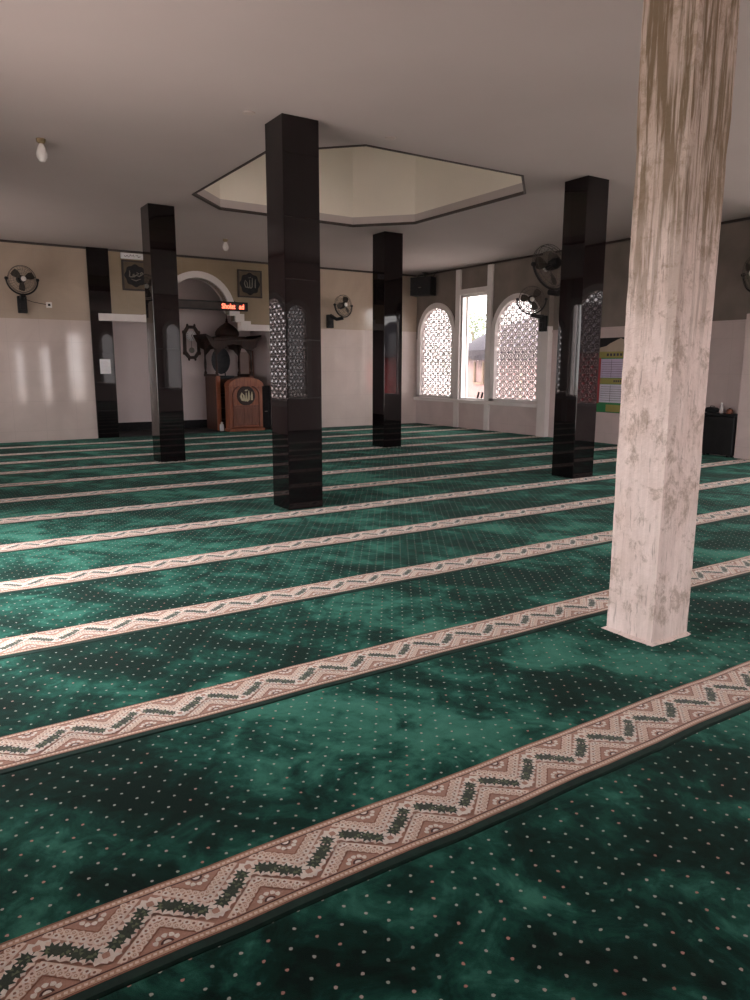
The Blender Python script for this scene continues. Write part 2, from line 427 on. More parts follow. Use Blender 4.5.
EXTRA = {-1: 'green prayer carpet row in the near corner, in front of the largest patterned border',
         0: 'green prayer carpet row that the pale plastered pillar stands through',
         1: 'green prayer carpet row just behind the pale plastered pillar',
         2: 'green prayer carpet row, second beyond the pale plastered pillar',
         3: 'green prayer carpet row just in front of the wide central black pillar',
         4: 'green prayer carpet row that the nearest two black pillars stand through',
         5: 'green prayer carpet row just behind the nearest two black pillars',
         6: 'green prayer carpet row, second beyond the nearest two black pillars',
         7: 'green prayer carpet row just in front of the far two black pillars',
         8: 'green prayer carpet row that the far two black pillars stand through',
         9: 'green prayer carpet row just behind the far two black pillars',
         10: 'green prayer carpet row, next to last before the mihrab wall',
         11: 'green prayer carpet row laid last, against the mihrab wall'}
plain_border = build_border(0, False)
for k in range(-1, 12):
    yo = Y0+PITCH*k
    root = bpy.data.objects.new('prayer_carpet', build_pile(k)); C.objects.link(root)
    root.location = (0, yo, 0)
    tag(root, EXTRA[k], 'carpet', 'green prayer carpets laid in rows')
    me = build_border(k, k in (0, 8)) if k <= 1 or k == 8 else plain_border
    bd = bpy.data.objects.new('woven_border', me); C.objects.link(bd); bd.parent = root
    bd['label'] = 'beige and pink woven border with a dark green leaf zigzag'

# ------------------------------------------------------------------ ceiling with octagonal drum
OC = (5.74, 9.36); a_, b_ = 1.96, 2.06
OCT = [(3.78,8.14),(4.60,7.30),(6.97,7.30),(7.68,7.98),(7.68,10.62),(6.93,11.43),(4.47,11.36),(3.78,10.62)]
bm = bmesh.new()
def cprism(pts, z0, z1): prism(bm, pts, lambda u, v: (u, v, z0), lambda u, v: (u, v, z1))
X0, X1, Yc0, Yc1 = XL-0.3, XR+0.3, YR-0.3, YB+0.2
cor = [(X0,Yc0),(X1,Yc0),(X1,Yc1),(X0,Yc1)]
O = OCT
for q in ([cor[0],cor[1],O[2],O[1]], [cor[1],O[3],O[2]], [cor[1],cor[2],O[4],O[3]], [cor[2],O[5],O[4]],
          [cor[2],cor[3],O[6],O[5]], [cor[3],O[7],O[6]], [cor[3],cor[0],O[0],O[7]], [cor[0],O[1],O[0]]):
    cprism(q, HC, HC+0.15)
struct(link('ceiling', bm, M['ceiling']))
bm = bmesh.new(); n = 8
for i in range(n):                                                    # drum wall
    p, q = O[i], O[(i+1)%n]
    def out(v, d): 
        dx, dy = v[0]-OC[0], v[1]-OC[1]; L = math.hypot(dx, dy); return (v[0]+dx/L*d, v[1]+dy/L*d)
    cprism([p, q, out(q,0.12), out(p,0.12)], HC+0.15, HC+1.9)
top = bm.verts.new((OC[0], OC[1], HC+2.7)); top2 = bm.verts.new((OC[0], OC[1], HC+2.85))
r1 = [bm.verts.new((*p, HC+1.9)) for p in O]; r2 = [bm.verts.new((*out(p, 0.12), HC+1.9)) for p in O]
for i in range(n):
    bm.faces.new((r1[i], r1[(i+1)%n], top)); bm.faces.new((r2[i], r2[(i+1)%n], top2))
struct(link('ceiling_drum', bm, M['cream']))
bm = bmesh.new()
for i in range(n):
    p, q = O[i], O[(i+1)%n]
    def inn(v, d): return out(v, -d)
    cprism([inn(p,0.012), inn(q,0.012), out(q,0.022), out(p,0.022)], HC-0.012, HC+0.03)
struct(link('trim_1', bm, M['trimdark']))

# ------------------------------------------------------------------ walls
def wall(name, axis, c, t_, a0, a1, holes, mat_lo, mat_hi=None, zs=None, z1=HC):
    """axis 'x': wall runs along x at y=c (outwards +t_); axis 'y': runs along y at x=c.
       holes: (a0, a1, zb, zt, arch). zs: height where the lower finish stops."""
    def F(off): 
        return (lambda u, v: (u, c+off, v)) if axis == 'x' else (lambda u, v: (c+off, u, v))
    bm = bmesh.new(); cur = a0
    def col(u0, u1, zb0, zb1, zt0, zt1):
        """panel between bottom line zb0->zb1 and top line zt0->zt1, split at zs"""
        if max(zt0-zb0, zt1-zb1) < 1e-4: return
        parts = [(zb0, zb1, zt0, zt1, 0)]
        if zs is not None:
            if min(zb0, zb1) >= zs-1e-6: parts = [(zb0, zb1, zt0, zt1, 1)]
            elif max(zb0, zb1) <= zs and min(zt0, zt1) > zs: parts = [(zb0, zb1, zs, zs, 0), (zs, zs, zt0, zt1, 1)]
            elif max(zb0, zb1) > zs: parts = [(zb0, zb1, zt0, zt1, 1)]
        for b0, b1, t0, t1, mi in parts:
            n0 = len(bm.faces)
            prism(bm, [(u0, b0), (u1, b1), (u1, t1), (u0, t0)], F(0), F(t_))
            bm.faces.ensure_lookup_table()
            for f in bm.faces[n0:]: f.material_index = mi
    for (h0, h1, zb, zt, arch) in sorted(holes):
        col(cur, h0, 0-0.02, 0-0.02, z1, z1)
        if zb > 0: col(h0, h1, -0.02, -0.02, zb, zb)
        if arch:
            r = (h1-h0)/2; cc = (h0+h1)/2; n = 20
            us = [cc - r*math.cos(PI*i/n) for i in range(n+1)]
            zz = [zt - r + math.sqrt(max(0, r*r-(u-cc)**2)) for u in us]
            for i in range(n): col(us[i], us[i+1], zz[i], zz[i+1], z1, z1)
        else: col(h0, h1, zt, zt, z1, z1)
        cur = h1
    col(cur, a1, -0.02, -0.02, z1, z1)
    bmesh.ops.remove_doubles(bm, verts=bm.verts, dist=1e-5)
    return struct(link(name, bm, [mat_lo, mat_hi or mat_lo]))

LAT = [(14.72, 16.16), (11.70, 13.21)]            # arched openings (y range)
wall('wall_right', 'y', XR, 0.18, YR-0.3, YB+0.2,
     [(14.72,16.16,0.72,3.08,True), (11.70,13.21,0.72,3.08,True), (13.50,14.45,0.72,3.26,False),
      (2.75,4.15,0.72,3.08,True), (4.55,5.85,0.72,3.0,False), (-1.7,1.9,0.0,3.0,False)], M['tileR'], M['rawplaster'], 2.26)  # last opening is unseen, added to light the plastered pillar's front
wall('wall_left', 'y', XL, -0.18, YR-0.3, YB+0.2,
     [(14.72,16.16,0.72,3.08,True), (11.70,13.21,0.72,3.08,True), (13.50,14.45,0.72,3.26,False),
      (3.5,7.2,0.0,2.75,False)], M['tileR'], M['tileR'])
wall('wall_rear', 'x', YR, -0.18, XL, XR,
     [(4.3,5.05,0,2.3,False), (5.35,6.05,0,2.3,False), (6.45,7.0,0,2.9,False), (7.78,8.38,0.72,3.0,True), (8.8,11.6,0,3.1,False)], M['tileR'], M['tileR'])  # unseen; the widest opening was enlarged to light the plastered pillar's front
# mihrab wall: polished tile below, shade toned in above, tan over the wide niche and its arch
bm = bmesh.new()
FB = lambda off: (lambda u, v: (u, YB+off, v))
def pan(u0, u1, b0, b1, t0, t1, mi):
    n0 = len(bm.faces); prism(bm, [(u0,b0),(u1,b1),(u1,t1),(u0,t0)], FB(0), FB(0.2)); bm.faces.ensure_lookup_table()
    for f in bm.faces[n0:]: f.material_index = mi
NX0, NX1, AC, AZ, AR = 3.92, 7.70, 5.82, 2.74, 0.73
for a, b in ((XL, 3.48), (8.10, XR+0.18)):
    pan(a, b, -0.02, -0.02, 2.45, 2.45, 0); pan(a, b, 2.45, 2.45, HC, HC, 2)
pan(3.48, NX0, -0.02,-0.02, HC, HC, 0); pan(NX1, 8.10, -0.02,-0.02, HC, HC, 0)
for sg in (-1, 1):
    for d0, d1, zb in ((1.0, 9, 2.47), (0.86, 1.0, 2.56), (0.73, 0.86, 2.70)):
        u0, u1 = sorted((AC+sg*d0, (NX0 if sg < 0 else NX1) if d1 == 9 else AC+sg*d1)); pan(u0, u1, zb, zb, HC, HC, 1)
nn = 24
for i in range(nn):
    u0, u1 = AC-AR*math.cos(PI*i/nn), AC-AR*math.cos(PI*(i+1)/nn)
    pan(u0, u1, AZ+AR*math.sin(PI*i/nn), AZ+AR*math.sin(PI*(i+1)/nn), HC, HC, 1)
struct(link('wall_back', bm, [M['tile'], M['tan'], M['tileup']]))
bm = bmesh.new(); ND = 17.8                                            # niche shell
box(bm, NX0-0.1, NX0, YB+0.2, ND, -0.02, 3.7); box(bm, NX1, NX1+0.1, YB+0.2, ND, -0.02, 3.7)
box(bm, NX0-0.1, NX1+0.1, ND, ND+0.1, -0.02, 3.7); box(bm, NX0-0.1, NX1+0.1, YB+0.2, ND+0.1, 3.7, 3.8)
struct(link('wall_niche', bm, M['niche']))
bm = bmesh.new(); box(bm, NX0+0.003, NX1-0.003, YB-0.06, ND-0.003, -0.012, 0.004)
struct(link('floor_niche', bm, M['blackcloth']))
bm = bmesh.new(); box(bm, NX0+0.004, NX1-0.004, ND-0.03, ND-0.002, 0.006, 0.2)
box(bm, NX0+0.002, NX0+0.03, YB+0.21, ND-0.03, 0.006, 0.2)
struct(link('baseboard_niche', bm, M['blackcloth']))
# white moulding: ledges, stepped shoulders and arch band
bm = bmesh.new()
def fr(pts, y0=-0.07, y1=0.12): prism(bm, pts, FB(y0), FB(y1))
fr([(3.64,2.46),(4.60,2.46),(4.60,2.61),(3.64,2.61)]); fr([(7.04,2.35),(8.0,2.35),(8.0,2.49),(7.04,2.49)])
for s in (-1, 1):
    X = lambda d: AC+s*d
    zz = 0 if s < 0 else -0.11
    fr([(X(0.99),2.46+zz),(X(1.24),2.46+zz),(X(1.24),2.62+zz/2),(X(0.99),2.62+zz/2)], -0.071, 0.119)
    fr([(X(0.86),2.54),(X(1.08),2.54),(X(1.08),2.72),(X(0.86),2.72)], -0.072, 0.118)
    fr([(X(0.73),2.68),(X(0.97),2.68),(X(0.97),2.86),(X(0.73),2.86)], -0.0725, 0.117)
for i in range(nn):
    a0, a1 = PI*i/nn, PI*(i+1)/nn
    ro = 0.87; fr([(AC+AR*math.cos(a0),AZ+AR*math.sin(a0)),(AC+ro*math.cos(a0),AZ+ro*math.sin(a0)),(AC+ro*math.cos(a1),AZ+ro*math.sin(a1)),(AC+AR*math.cos(a1),AZ+AR*math.sin(a1))], -0.073, 0.3)
struct(link('trim_2', bm, M['white']))
# dark wall pilasters either side of the niche
for i, (a, b) in enumerate(((3.48, 3.915), (7.705, 8.10))):
    bm = bmesh.new(); box(bm, a, b, YB-0.05, YB-0.001, -0.012, HC-0.002, 0.004)
    struct(link('trim_%d' % (3+i), bm, M['granite']))
# dark line where the walls meet the ceiling
bm = bmesh.new()
box(bm, XL+0.01, XR-0.04, YB-0.03, YB-0.002, HC-0.045, HC-0.002)
struct(link('trim_5', bm, M['trimdark']))
bm = bmesh.new(); box(bm, XR-0.03, XR-0.002, YR+0.02, YB-0.035, HC-0.045, HC-0.002)
struct(link('trim_6', bm, M['trimdark']))
# pilasters of the right wall
for i, (a, b, d) in enumerate(((11.37,11.62,0.14), (6.55,6.97,0.16))):
    bm = bmesh.new(); box(bm, XR-d, XR-0.001, a, b, 0.002, 2.38, 0.006)
    struct(link('trim_%d' % (7+i), bm, M['white'] if i == 0 else M['tileR']))
    bm = bmesh.new(); box(bm, XR-d, XR-0.001, a, b, 2.381, HC-0.002, 0.006)
    struct(link('trim_%d' % (12+i), bm, M['rawplaster']))
bm = bmesh.new(); box(bm, XR-0.03, XR-0.001, 6.975, 11.365, 2.25, 2.30); struct(link('trim_9', bm, M['tileR']))
# window surrounds: sill, posts, transom
def w_surround(name, xf, sgn):
    bm = bmesh.new()
    def b(d, y0, y1, z0, z1):
        x0, x1 = sorted((xf+sgn*0.001, xf+sgn*d)); box(bm, x0, x1, y0, y1, z0, z1, 0.004)
    b(0.09, 11.63, YB-0.01, 0.63, 0.715)
    for y0 in (14.47, 13.30): 
        b(0.055, y0, y0+0.17, 0.0, 0.629); b(0.055, y0, y0+0.17, 0.716, HC-0.05)
    b(0.054, 13.472, 14.468, 3.265, 3.40)
    return struct(link(name, bm, M['white']))
w_surround('trim_10', XR, -1); w_surround('trim_11', XL, 1)

# ------------------------------------------------------------------ windows
def bar2(bm, F0, F1, p, q, w):
    dx, dz = q[0]-p[0], q[1]-p[1]; L = math.hypot(dx, dz)
    if L < 1e-6: return
    nx, nz = -dz/L*w/2, dx/L*w/2
    prism(bm, [(p[0]-nx,p[1]-nz),(q[0]-nx,q[1]-nz),(q[0]+nx,q[1]+nz),(p[0]+nx,p[1]+nz)], F0, F1)
def lattice_mesh(W, H, name='lattice'):
    """pierced star screen, local a in [-W/2, W/2], z in [0, H], arched top; lies in the local yz plane"""
    bm = bmesh.new(); r = W/2
    F0 = lambda u, v: (-0.011, u, v); F1 = lambda u, v: (0.011, u, v)
    def inside(a, z, pad=0.01):
        if z < -pad or abs(a) > r+pad: return False
        return z < H-r or (a*a+(z-(H-r))**2) < (r+pad)**2
    def seg(p, q, w):
        if inside(*p) and inside(*q): bar2(bm, F0, F1, p, q, w)
    px, pz = 0.215, 0.1655
    rows = int(H/pz)+2
    for j in range(rows):
        for i in range(-4, 5):
            cx = i*px*2 + (px if j % 2 else 0); cz = 0.05+j*pz
            for c0, rr, big in ((cx, 0.047, 1), (cx+px, 0.034, 0)):
                ring = [(c0+rr*math.cos(PI/8+PI*k/4), cz+rr*math.sin(PI/8+PI*k/4)) for k in range(8)]
                R2 = 0.1
                outr = [(c0+R2*1.06*math.cos(PI/8+PI*k/4), cz+0.083*math.sin(PI/8+PI*k/4)) for k in range(8)]
                for k in range(8):
                    seg(ring[k], ring[(k+1)%8], 0.020 if big else 0.023)
                    seg(ring[k], outr[k], 0.018)
                    seg(outr[k], outr[(k+1)%8], 0.022)
    bmesh.ops.recalc_face_normals(bm, faces=bm.faces)
    me = bpy.data.meshes.new(name); bm.to_mesh(me); bm.free(); me.materials.append(M['lattice']); return me
LM = lattice_mesh(1.40, 2.34)
def arch_window(name, xf, sgn, y0, y1, zb, zt, rz=0):
    """frame ring standing proud of the wall at x=xf, screen inside the opening"""
    root = struct(empty(name, (xf, (y0+y1)/2, zb), rz))
    r = (y1-y0)/2; H = zt-zb; bm = bmesh.new()
    F0 = lambda u, v: (sgn*0.05, u, v); F1 = lambda u, v: (-sgn*0.12, u, v)
    ro, ri = r+0.075, r-0.055; zc = H-r; n = 24
    for s in (-1, 1):
        prism(bm, [(s*ri, 0), (s*ro, 0), (s*ro, zc), (s*ri, zc)], F0, F1)
    for i in range(n):
        a0, a1 = PI*i/n, PI*(i+1)/n
        prism(bm, [(ri*math.cos(a0),zc+ri*math.sin(a0)),(ro*math.cos(a0),zc+ro*math.sin(a0)),(ro*math.cos(a1),zc+ro*math.sin(a1)),(ri*math.cos(a1),zc+ri*math.sin(a1))], F0, F1)
    prism(bm, [(-ro,-0.0),(ro,-0.0),(ro,0.06),(-ro,0.06)], F0, F1)
    link('window_frame', bm, M['white'], root)
    l = bpy.data.objects.new('lattice', LM); C.objects.link(l); l.parent = root
    l.location = (-sgn*0.06, 0, 0); l.scale = (1, (y1-y0)/1.40, H/2.34)
    return root
arch_window('window_1', XR, -1, *LAT[0], 0.72, 3.08)
arch_window('window_2', XR, -1, *LAT[1], 0.72, 3.08)
arch_window('window_3', XR, -1, 2.75, 4.15, 0.72, 3.08)
arch_window('window_4', XL, 1, *LAT[0], 0.72, 3.08)
arch_window('window_5', XL, 1, *LAT[1], 0.72, 3.08)
arch_window('window_6', YR, 1, -0.30, 0.30, 0.72, 3.0)
w6 = bpy.data.objects['window_6']; w6.location = (8.08, YR, 0.72); w6.rotation_euler = (0,0,PI/2)
# thin clear glass
gm = bpy.data.materials.new('window_glass'); gm.use_nodes = True; nt = gm.node_tree
for nd in list(nt.nodes): nt.nodes.remove(nd)
o_ = nt.nodes.new('ShaderNodeOutputMaterial'); mx = nt.nodes.new('ShaderNodeMixShader'); tr = nt.nodes.new('ShaderNodeBsdfTransparent'); gl = nt.nodes.new('ShaderNodeBsdfGlossy')
gl.inputs['Roughness'].default_value = 0.02; mx.inputs[0].default_value = 0.06
tr.inputs['Color'].default_value = (0.95,0.97,0.96,1)
nt.links.new(tr.outputs[0], mx.inputs[1]); nt.links.new(gl.outputs[0], mx.inputs[2]); nt.links.new(mx.outputs[0], o_.inputs[0])
def clear_window(name, xf, sgn, y0, y1, zb, zt):
    root = struct(empty(name, (xf, 0, 0)))
    bm = bmesh.new()
    def b(y_0, y_1, z0, z1, x0=0.0, x1=0.10):
        xa, xb = sorted((-sgn*x0, -sgn*x1)); box(bm, xa, xb, y_0, y_1, z0, z1, 0.003)
    b(y0, y0+0.04, zb, zt); b(y1-0.04, y1, zb, zt); b(y0+0.041, y1-0.041, zt-0.05, zt); b(y0+0.041, y1-0.041, zb, zb+0.04)
    b(y1-0.20, y1-0.165, zb+0.041, zt-0.051, 0.02, 0.07)
    link('window_frame', bm, M['alu'], root)
    bm = bmesh.new(); xa, xb = sorted((-sgn*0.045, -sgn*0.05)); box(bm, xa, xb, y0+0.041, y1-0.201, zb+0.041, zt-0.051)
    link('glass_pane', bm, gm, root)
    return root
clear_window('window_7', XR, -1, 13.50, 14.45, 0.72, 3.26)
clear_window('window_8', XL, 1, 13.50, 14.45, 0.72, 3.26)
clear_window('window_9', XR, -1, 4.55, 5.85, 0.72, 3.0)

# two small dark stoppers on the sill of the clear window
for i, y in enumerate((13.80, 13.66)):
    bm = bmesh.new()
    prism(bm, [(y+0.03,0.002),(y-0.03,0.002),(y-0.075,0.15),(y-0.03,0.16)], lambda u, v: (XR+0.015, u, 0.76+v), lambda u, v: (XR+0.035, u, 0.76+v))
    st = link('window_stopper', bm, M['black'])
    tag(st, ['small slanted black stopper on the clear window sill, the left of the two', 'small slanted black stopper on the clear window sill, the right of the two'][i], 'stopper', 'black stoppers on the clear window sill')

# ------------------------------------------------------------------ pillars
LBL = {'C': 'wide polished black granite pillar in the middle, in front of the octagonal ceiling recess',
       'L': 'polished black granite pillar just left of the wooden pulpit and wall clock',
       'R': 'polished black granite pillar with a big wall fan behind its top, beside the schedule board',
       'B': 'polished black granite pillar close to the corner of the arched lattice windows'}
for k in 'CLRB':
    a, b, c, d = FOOT[k]
    bm = bmesh.new(); box(bm, a, b, c, d, -0.014, HC, 0.006)
    root = link('granite_pillar', bm, M['granite']); tag(root, LBL[k], 'pillar', 'black granite pillars')
# old plastered pillar with uneven edges
a, b, c, d = FOOT['K']
bm = bmesh.new(); nz = 90; ring = []
from mathutils import noise as mn
side = []
for i in range(9): side.append((a+(b-a)*i/8, c))
for i in range(1, 9): side.append((b, c+(d-c)*i/8))
for i in range(1, 9): side.append((b-(b-a)*i/8, d))
for i in range(1, 8): side.append((a, d-(d-c)*i/8))
for j in range(nz+1):
    z = -0.014+(HC+0.014)*j/nz; row = []
    thick = 0.012*max(0, min(1, (z-2.55)/0.2))*(1 if z > 2.62 else 0.5)
    for (x, y) in side:
        cx, cy = (a+b)/2, (c+d)/2; dx, dy = x-cx, y-cy; L = math.hypot(dx, dy)
        nv = mn.noise((x*9, y*9, z*1.4))*0.006 + mn.noise((x*30, y*30, z*(9 if z < 2.6 else 3)))*0.0035
        q = nv + thick*(0.4+0.6*mn.noise((x*22, y*22, z*0.8)))
        row.append(bm.verts.new((x+dx/L*q, y+dy/L*q, z)))
    ring.append(row)
for j in range(nz):
    for i in range(len(side)):
        i2 = (i+1) % len(side)
        bm.faces.new((ring[j][i], ring[j][i2], ring[j+1][i2], ring[j+1][i]))
bm.faces.new(ring[0][::-1]); bm.faces.new(ring[-1])
root = link('plastered_pillar', bm, M['pillar'], smooth=True)
tag(root, 'pale rough plastered pillar with brown drip stains, closest pillar to the camera', 'pillar')
# mortar collar poured round its foot
bm = bmesh.new(); n = 40; top = []; bot = []
for i in range(n):
    t_ = i/n*4; s_ = int(t_); f = t_-s_
    cs = [(a,c),(b,c),(b,d),(a,d)]; p0, p1 = cs[s_], cs[(s_+1)%4]
    x, y = p0[0]+(p1[0]-p0[0])*f, p0[1]+(p1[1]-p0[1])*f
    dx, dy = x-(a+b)/2, y-(c+d)/2; L = math.hypot(dx, dy)
    e = 0.028+0.010*mn.noise((x*14, y*14, 0))
    bot.append(bm.verts.new((x+dx/L*e, y+dy/L*e, 0.0015))); top.append(bm.verts.new((x+dx/L*0.004, y+dy/L*0.004, 0.014)))
for i in range(n): bm.faces.new((bot[i], bot[(i+1)%n], top[(i+1)%n], top[i]))
bm.faces.new(top); bm.faces.new(bot[::-1])
link('mortar_collar', bm, M['pillar'], root)

# ------------------------------------------------------------------ wall fans
def make_fan(loc, rz, label, yaw=0.0, tilt=0.0, R=0.30, off=(0,-0.30,0.50), blade_ph=0.4, cord=None):
    root = empty('wall_fan', loc, rz); tag(root, label, 'fan', 'black wall fans')
    bm = bmesh.new(); box(bm, -0.085, 0.085, -0.10, -0.002, -0.17, 0.16, 0.015)
    box(bm, -0.05, 0.05, -0.13, -0.099, -0.10, 0.02, 0.008)
    link('control_box', bm, M['black'], root)
    ctr = Vector(off); neck = ctr + Vector((0,0,-R-0.055))
    bm = bmesh.new(); tube(bm, [(0,-0.06,0.14), (neck.x*0.5,(-0.06+neck.y)/2,neck.z-0.03), neck], [0.05,0.042,0.045], 10)
    link('arm', bm, M['black'], root, True)
    Rm = Matrix.Translation(ctr) @ Matrix.Rotation(yaw, 4, 'Z') @ Matrix.Rotation(tilt, 4, 'X')
    def head(name, bm, mat, parent, smooth=False):
        bm.transform(Rm); return link(name, bm, mat, parent, smooth)
    bm = bmesh.new()
    tube(bm, [((R+0.035)*math.cos(PI+PI*i/20), 0, (R+0.035)*math.sin(PI+PI*i/20)) for i in range(21)], 0.017, 8)
    for s in (-1, 1): lathe(bm, [(0.02,-0.03),(0.03,-0.02),(0.03,0.02),(0.02,0.03)], (s*(R+0.03),0,0), 10, 'x')
    head('yoke', bm, M['black'], root, True)
    bm = bmesh.new(); lathe(bm, [(0.03,0.0),(0.075,0.01),(0.08,0.10),(0.06,0.15),(0.02,0.165)], (0,0.01,0), 18, 'y')
    head('motor', bm, M['black'], root, True)
    bm = bmesh.new()
    for rr, y in ((R, 0.0), (R*0.985, -0.045), (R*0.97, 0.05), (R*0.72,-0.085), (R*0.42,-0.10), (R*0.72,0.085)):
        tube(bm, [(rr*math.cos(2*PI*i/32), y, rr*math.sin(2*PI*i/32)) for i in range(32)], 0.0045 if rr > R*0.95 else 0.0025, 5, True)
    for i in range(28):
        a = 2*PI*i/28; ca, sa = math.cos(a), math.sin(a)
        tube(bm, [(q*R*ca, y, q*R*sa) for q, y in ((0.2,-0.105),(0.5,-0.10),(0.8,-0.078),(0.97,-0.045),(1.0,0),(0.97,0.05),(0.8,0.078),(0.3,0.10))], 0.0016, 4)
    head('cage', bm, M['wire'], root)
    bm = bmesh.new(); lathe(bm, [(0.0,-0.118),(0.035,-0.115),(0.05,-0.10),(0.05,-0.095)], (0,0,0), 18, 'y')
    head('cap', bm, M['hub'], root, True)['label'] = 'white centre cap'
    bm = bmesh.new(); lathe(bm, [(0.0,-0.07),(0.045,-0.065),(0.05,-0.02),(0.04,0.0)], (0,0,0), 16, 'y')
    head('hub', bm, M['black'], root, True)
    for kk in range(3):
        bm = bmesh.new(); a0 = blade_ph+kk*2*PI/3; g = []
        for i in range(7):
            r_ = 0.04+(R*0.88-0.04)*i/6; wd = 0.35+0.55*math.sin(PI*(0.15+0.75*i/6)); row = []
            for j in range(6):
                q = (j/5-0.5); aa = a0+q*wd*1.0
                row.append((r_*math.cos(aa), -0.035+q*0.055, r_*math.sin(aa)))
            g.append(row)
        va = [[bm.verts.new(v) for v in row] for row in g]; vb = [[bm.verts.new((v[0], v[1]+0.004, v[2])) for v in row] for row in g]
        for i in range(6):
            for j in range(5):
                bm.faces.new((va[i][j],va[i+1][j],va[i+1][j+1],va[i][j+1])); bm.faces.new((vb[i][j],vb[i][j+1],vb[i+1][j+1],vb[i+1][j]))
        for i in range(6):
            for j in (0, 5): bm.faces.new((va[i][j],va[i+1][j],vb[i+1][j],vb[i][j]))
        for j in range(5):
            for i in (0, 6): bm.faces.new((va[i][j],va[i][j+1],vb[i][j+1],vb[i][j]))
        head('blade', bm, M['greyblade'], root)
    if cord:
        bm = bmesh.new(); tube(bm, cord, 0.006, 6); link('cord', bm, M['black'], root)
    return root
make_fan((2.20, YB, 2.72), 0, 'black wall fan with white hub, its cord running to a wall socket', 0.15, 0.0,
         R=0.255, off=(0,-0.30,0.46), cord=[(0.07,-0.05,0.10),(0.2,-0.015,0.06),(0.35,-0.012,0.035),(0.47,-0.012,0.02)])
make_fan((9.20, YB, 2.64), 0, 'black wall fan on the far wall between the middle pillars, turned aside', 0.2, -0.1, 0.25, (0.24,-0.30,0.38), 1.2)
make_fan((XR-0.14, 11.48, 2.44), -PI/2, 'black wall fan in front of the right lattice arch top', 0.9, 0.1, 0.27, (-0.12,-0.30,0.50), 0.9)
make_fan((7.87, 7.22, 2.44), PI, 'large black wall fan mounted high behind the black pillar near the schedule board', 0.0, 0.25, 0.30, (0.03,-0.36,0.47), 0.2)
make_fan((XR-0.16, 6.76, 2.48), -PI/2, 'black wall fan on the right wall beyond the plastered pillar, above the black box', -0.35, 0.1, 0.27, (0.06,-0.28,0.50), 0.5)

# wall socket by the fan
def socket(loc, rz, label, w=0.09):
    bm = bmesh.new(); box(bm, -w/2, w/2, -0.022, -0.001, -w/2, w/2, 0.006); r = link('wall_socket', bm, M['hub'])
    r.location = loc; r.rotation_euler = (0,0,rz); tag(r, label, 'socket')
    bm = bmesh.new(); box(bm, -0.022, 0.022, -0.04, -0.0225, -0.022, 0.022, 0.004); link('plug', bm, M['black'], r)
socket((2.70, YB, 2.735), 0, 'small white wall socket with black plug beside the far wall fan', 0.11)

# ------------------------------------------------------------------ things on the mihrab wall
def strokes_allah(bm, S=1.0, w=0.06, y=-0.0):
    """Arabic word drawn with flat tubes inside a unit circle"""
    def st(pts, r=w): tube(bm, [(p[0]*S, y, p[1]*S) for p in pts], [rr*S for rr in (r if isinstance(r, list) else [r]*len(pts))], 6)
    st([(0.52,0.42),(0.50,0.0),(0.50,-0.32)], [0.03,w,w])                             # alif
    st([(0.24,0.52),(0.22,0.0),(0.20,-0.26),(0.08,-0.36),(-0.02,-0.26)], [0.03,w,w,w,w])
    st([(-0.02,0.36),(-0.02,-0.2),(-0.10,-0.34),(-0.22,-0.28)], [0.03,w,w,w])
    st([(-0.22,-0.28),(-0.26,0.10),(-0.42,0.30),(-0.52,0.02),(-0.40,-0.28),(-0.22,-0.30)], [w,w*.8,w*.7,w,w,w])
    st([(-0.12,0.48),(-0.06,0.56),(0.0,0.50),(0.06,0.58),(0.12,0.54)], w*0.5)
def strokes_muh(bm, S=1.0, w=0.06, y=0.0):
    def st(pts, r=w): tube(bm, [(p[0]*S, y, p[1]*S) for p in pts], [rr*S for rr in (r if isinstance(r, list) else [r]*len(pts))], 6)
    st([(0.55,0.30),(0.66,0.18),(0.52,0.08),(0.42,0.22),(0.55,0.30)])
    st([(0.48,0.08),(0.30,-0.05),(0.05,0.05),(0.30,0.20),(0.10,0.26)])
    st([(0.05,0.05),(-0.12,-0.10),(-0.25,0.04),(-0.14,0.14),(-0.10,-0.06)])
    st([(-0.14,-0.08),(-0.38,-0.12),(-0.52,-0.10),(-0.48,0.25),(-0.52,0.42)], [w,w,w,w*.8,0.02])
    st([(0.45,-0.25),(0.0,-0.42),(-0.40,-0.30)], [0.02,w,0.02])
def picture(loc, w, h, fn, label):
    root = empty('calligraphy_picture', loc); tag(root, label, 'picture', 'framed calligraphy pictures')
    bm = bmesh.new()
    for (x0,x1,z0,z1) in ((-w/2,w/2,h/2-0.035,h/2),(-w/2,w/2,-h/2,-h/2+0.035),(-w/2,-w/2+0.035,-h/2+0.035,h/2-0.035),(w/2-0.035,w/2,-h/2+0.035,h/2-0.035)):
        box(bm, x0, x1, -0.05, -0.002, z0, z1, 0.004)
    link('frame', bm, M['trimdark'], root)
    bm = bmesh.new(); box(bm, -w/2+0.035, w/2-0.035, -0.025, -0.003, -h/2+0.035, h/2-0.035)
    link('backing', bm, M['picbrown'], root)
    bm = bmesh.new(); r = min(w, h)*0.40
    pts = [(r*(1+0.06*math.cos(8*a))*math.cos(a), r*(1+0.06*math.cos(8*a))*math.sin(a)) for a in [2*PI*i/48 for i in range(48)]]
    prism(bm, pts, lambda u, v: (u,-0.032,v), lambda u, v: (u,-0.026,v))
    link('medallion', bm, M['blackcloth'], root)
    bm = bmesh.new(); fn(bm, r*1.1, 0.055, -0.034)
    for v in bm.verts: v.co.y = -0.033+(v.co.y+0.034)*0.2
    link('lettering', bm, M['silver'], root)
picture((4.46, YB, 3.42), 0.56, 0.62, strokes_muh, 'framed dark calligraphy picture under a small white plate, left of the arch')
picture((7.08, YB, 3.41), 0.60, 0.62, strokes_allah, 'framed dark calligraphy picture high on the wall, right of the arch')
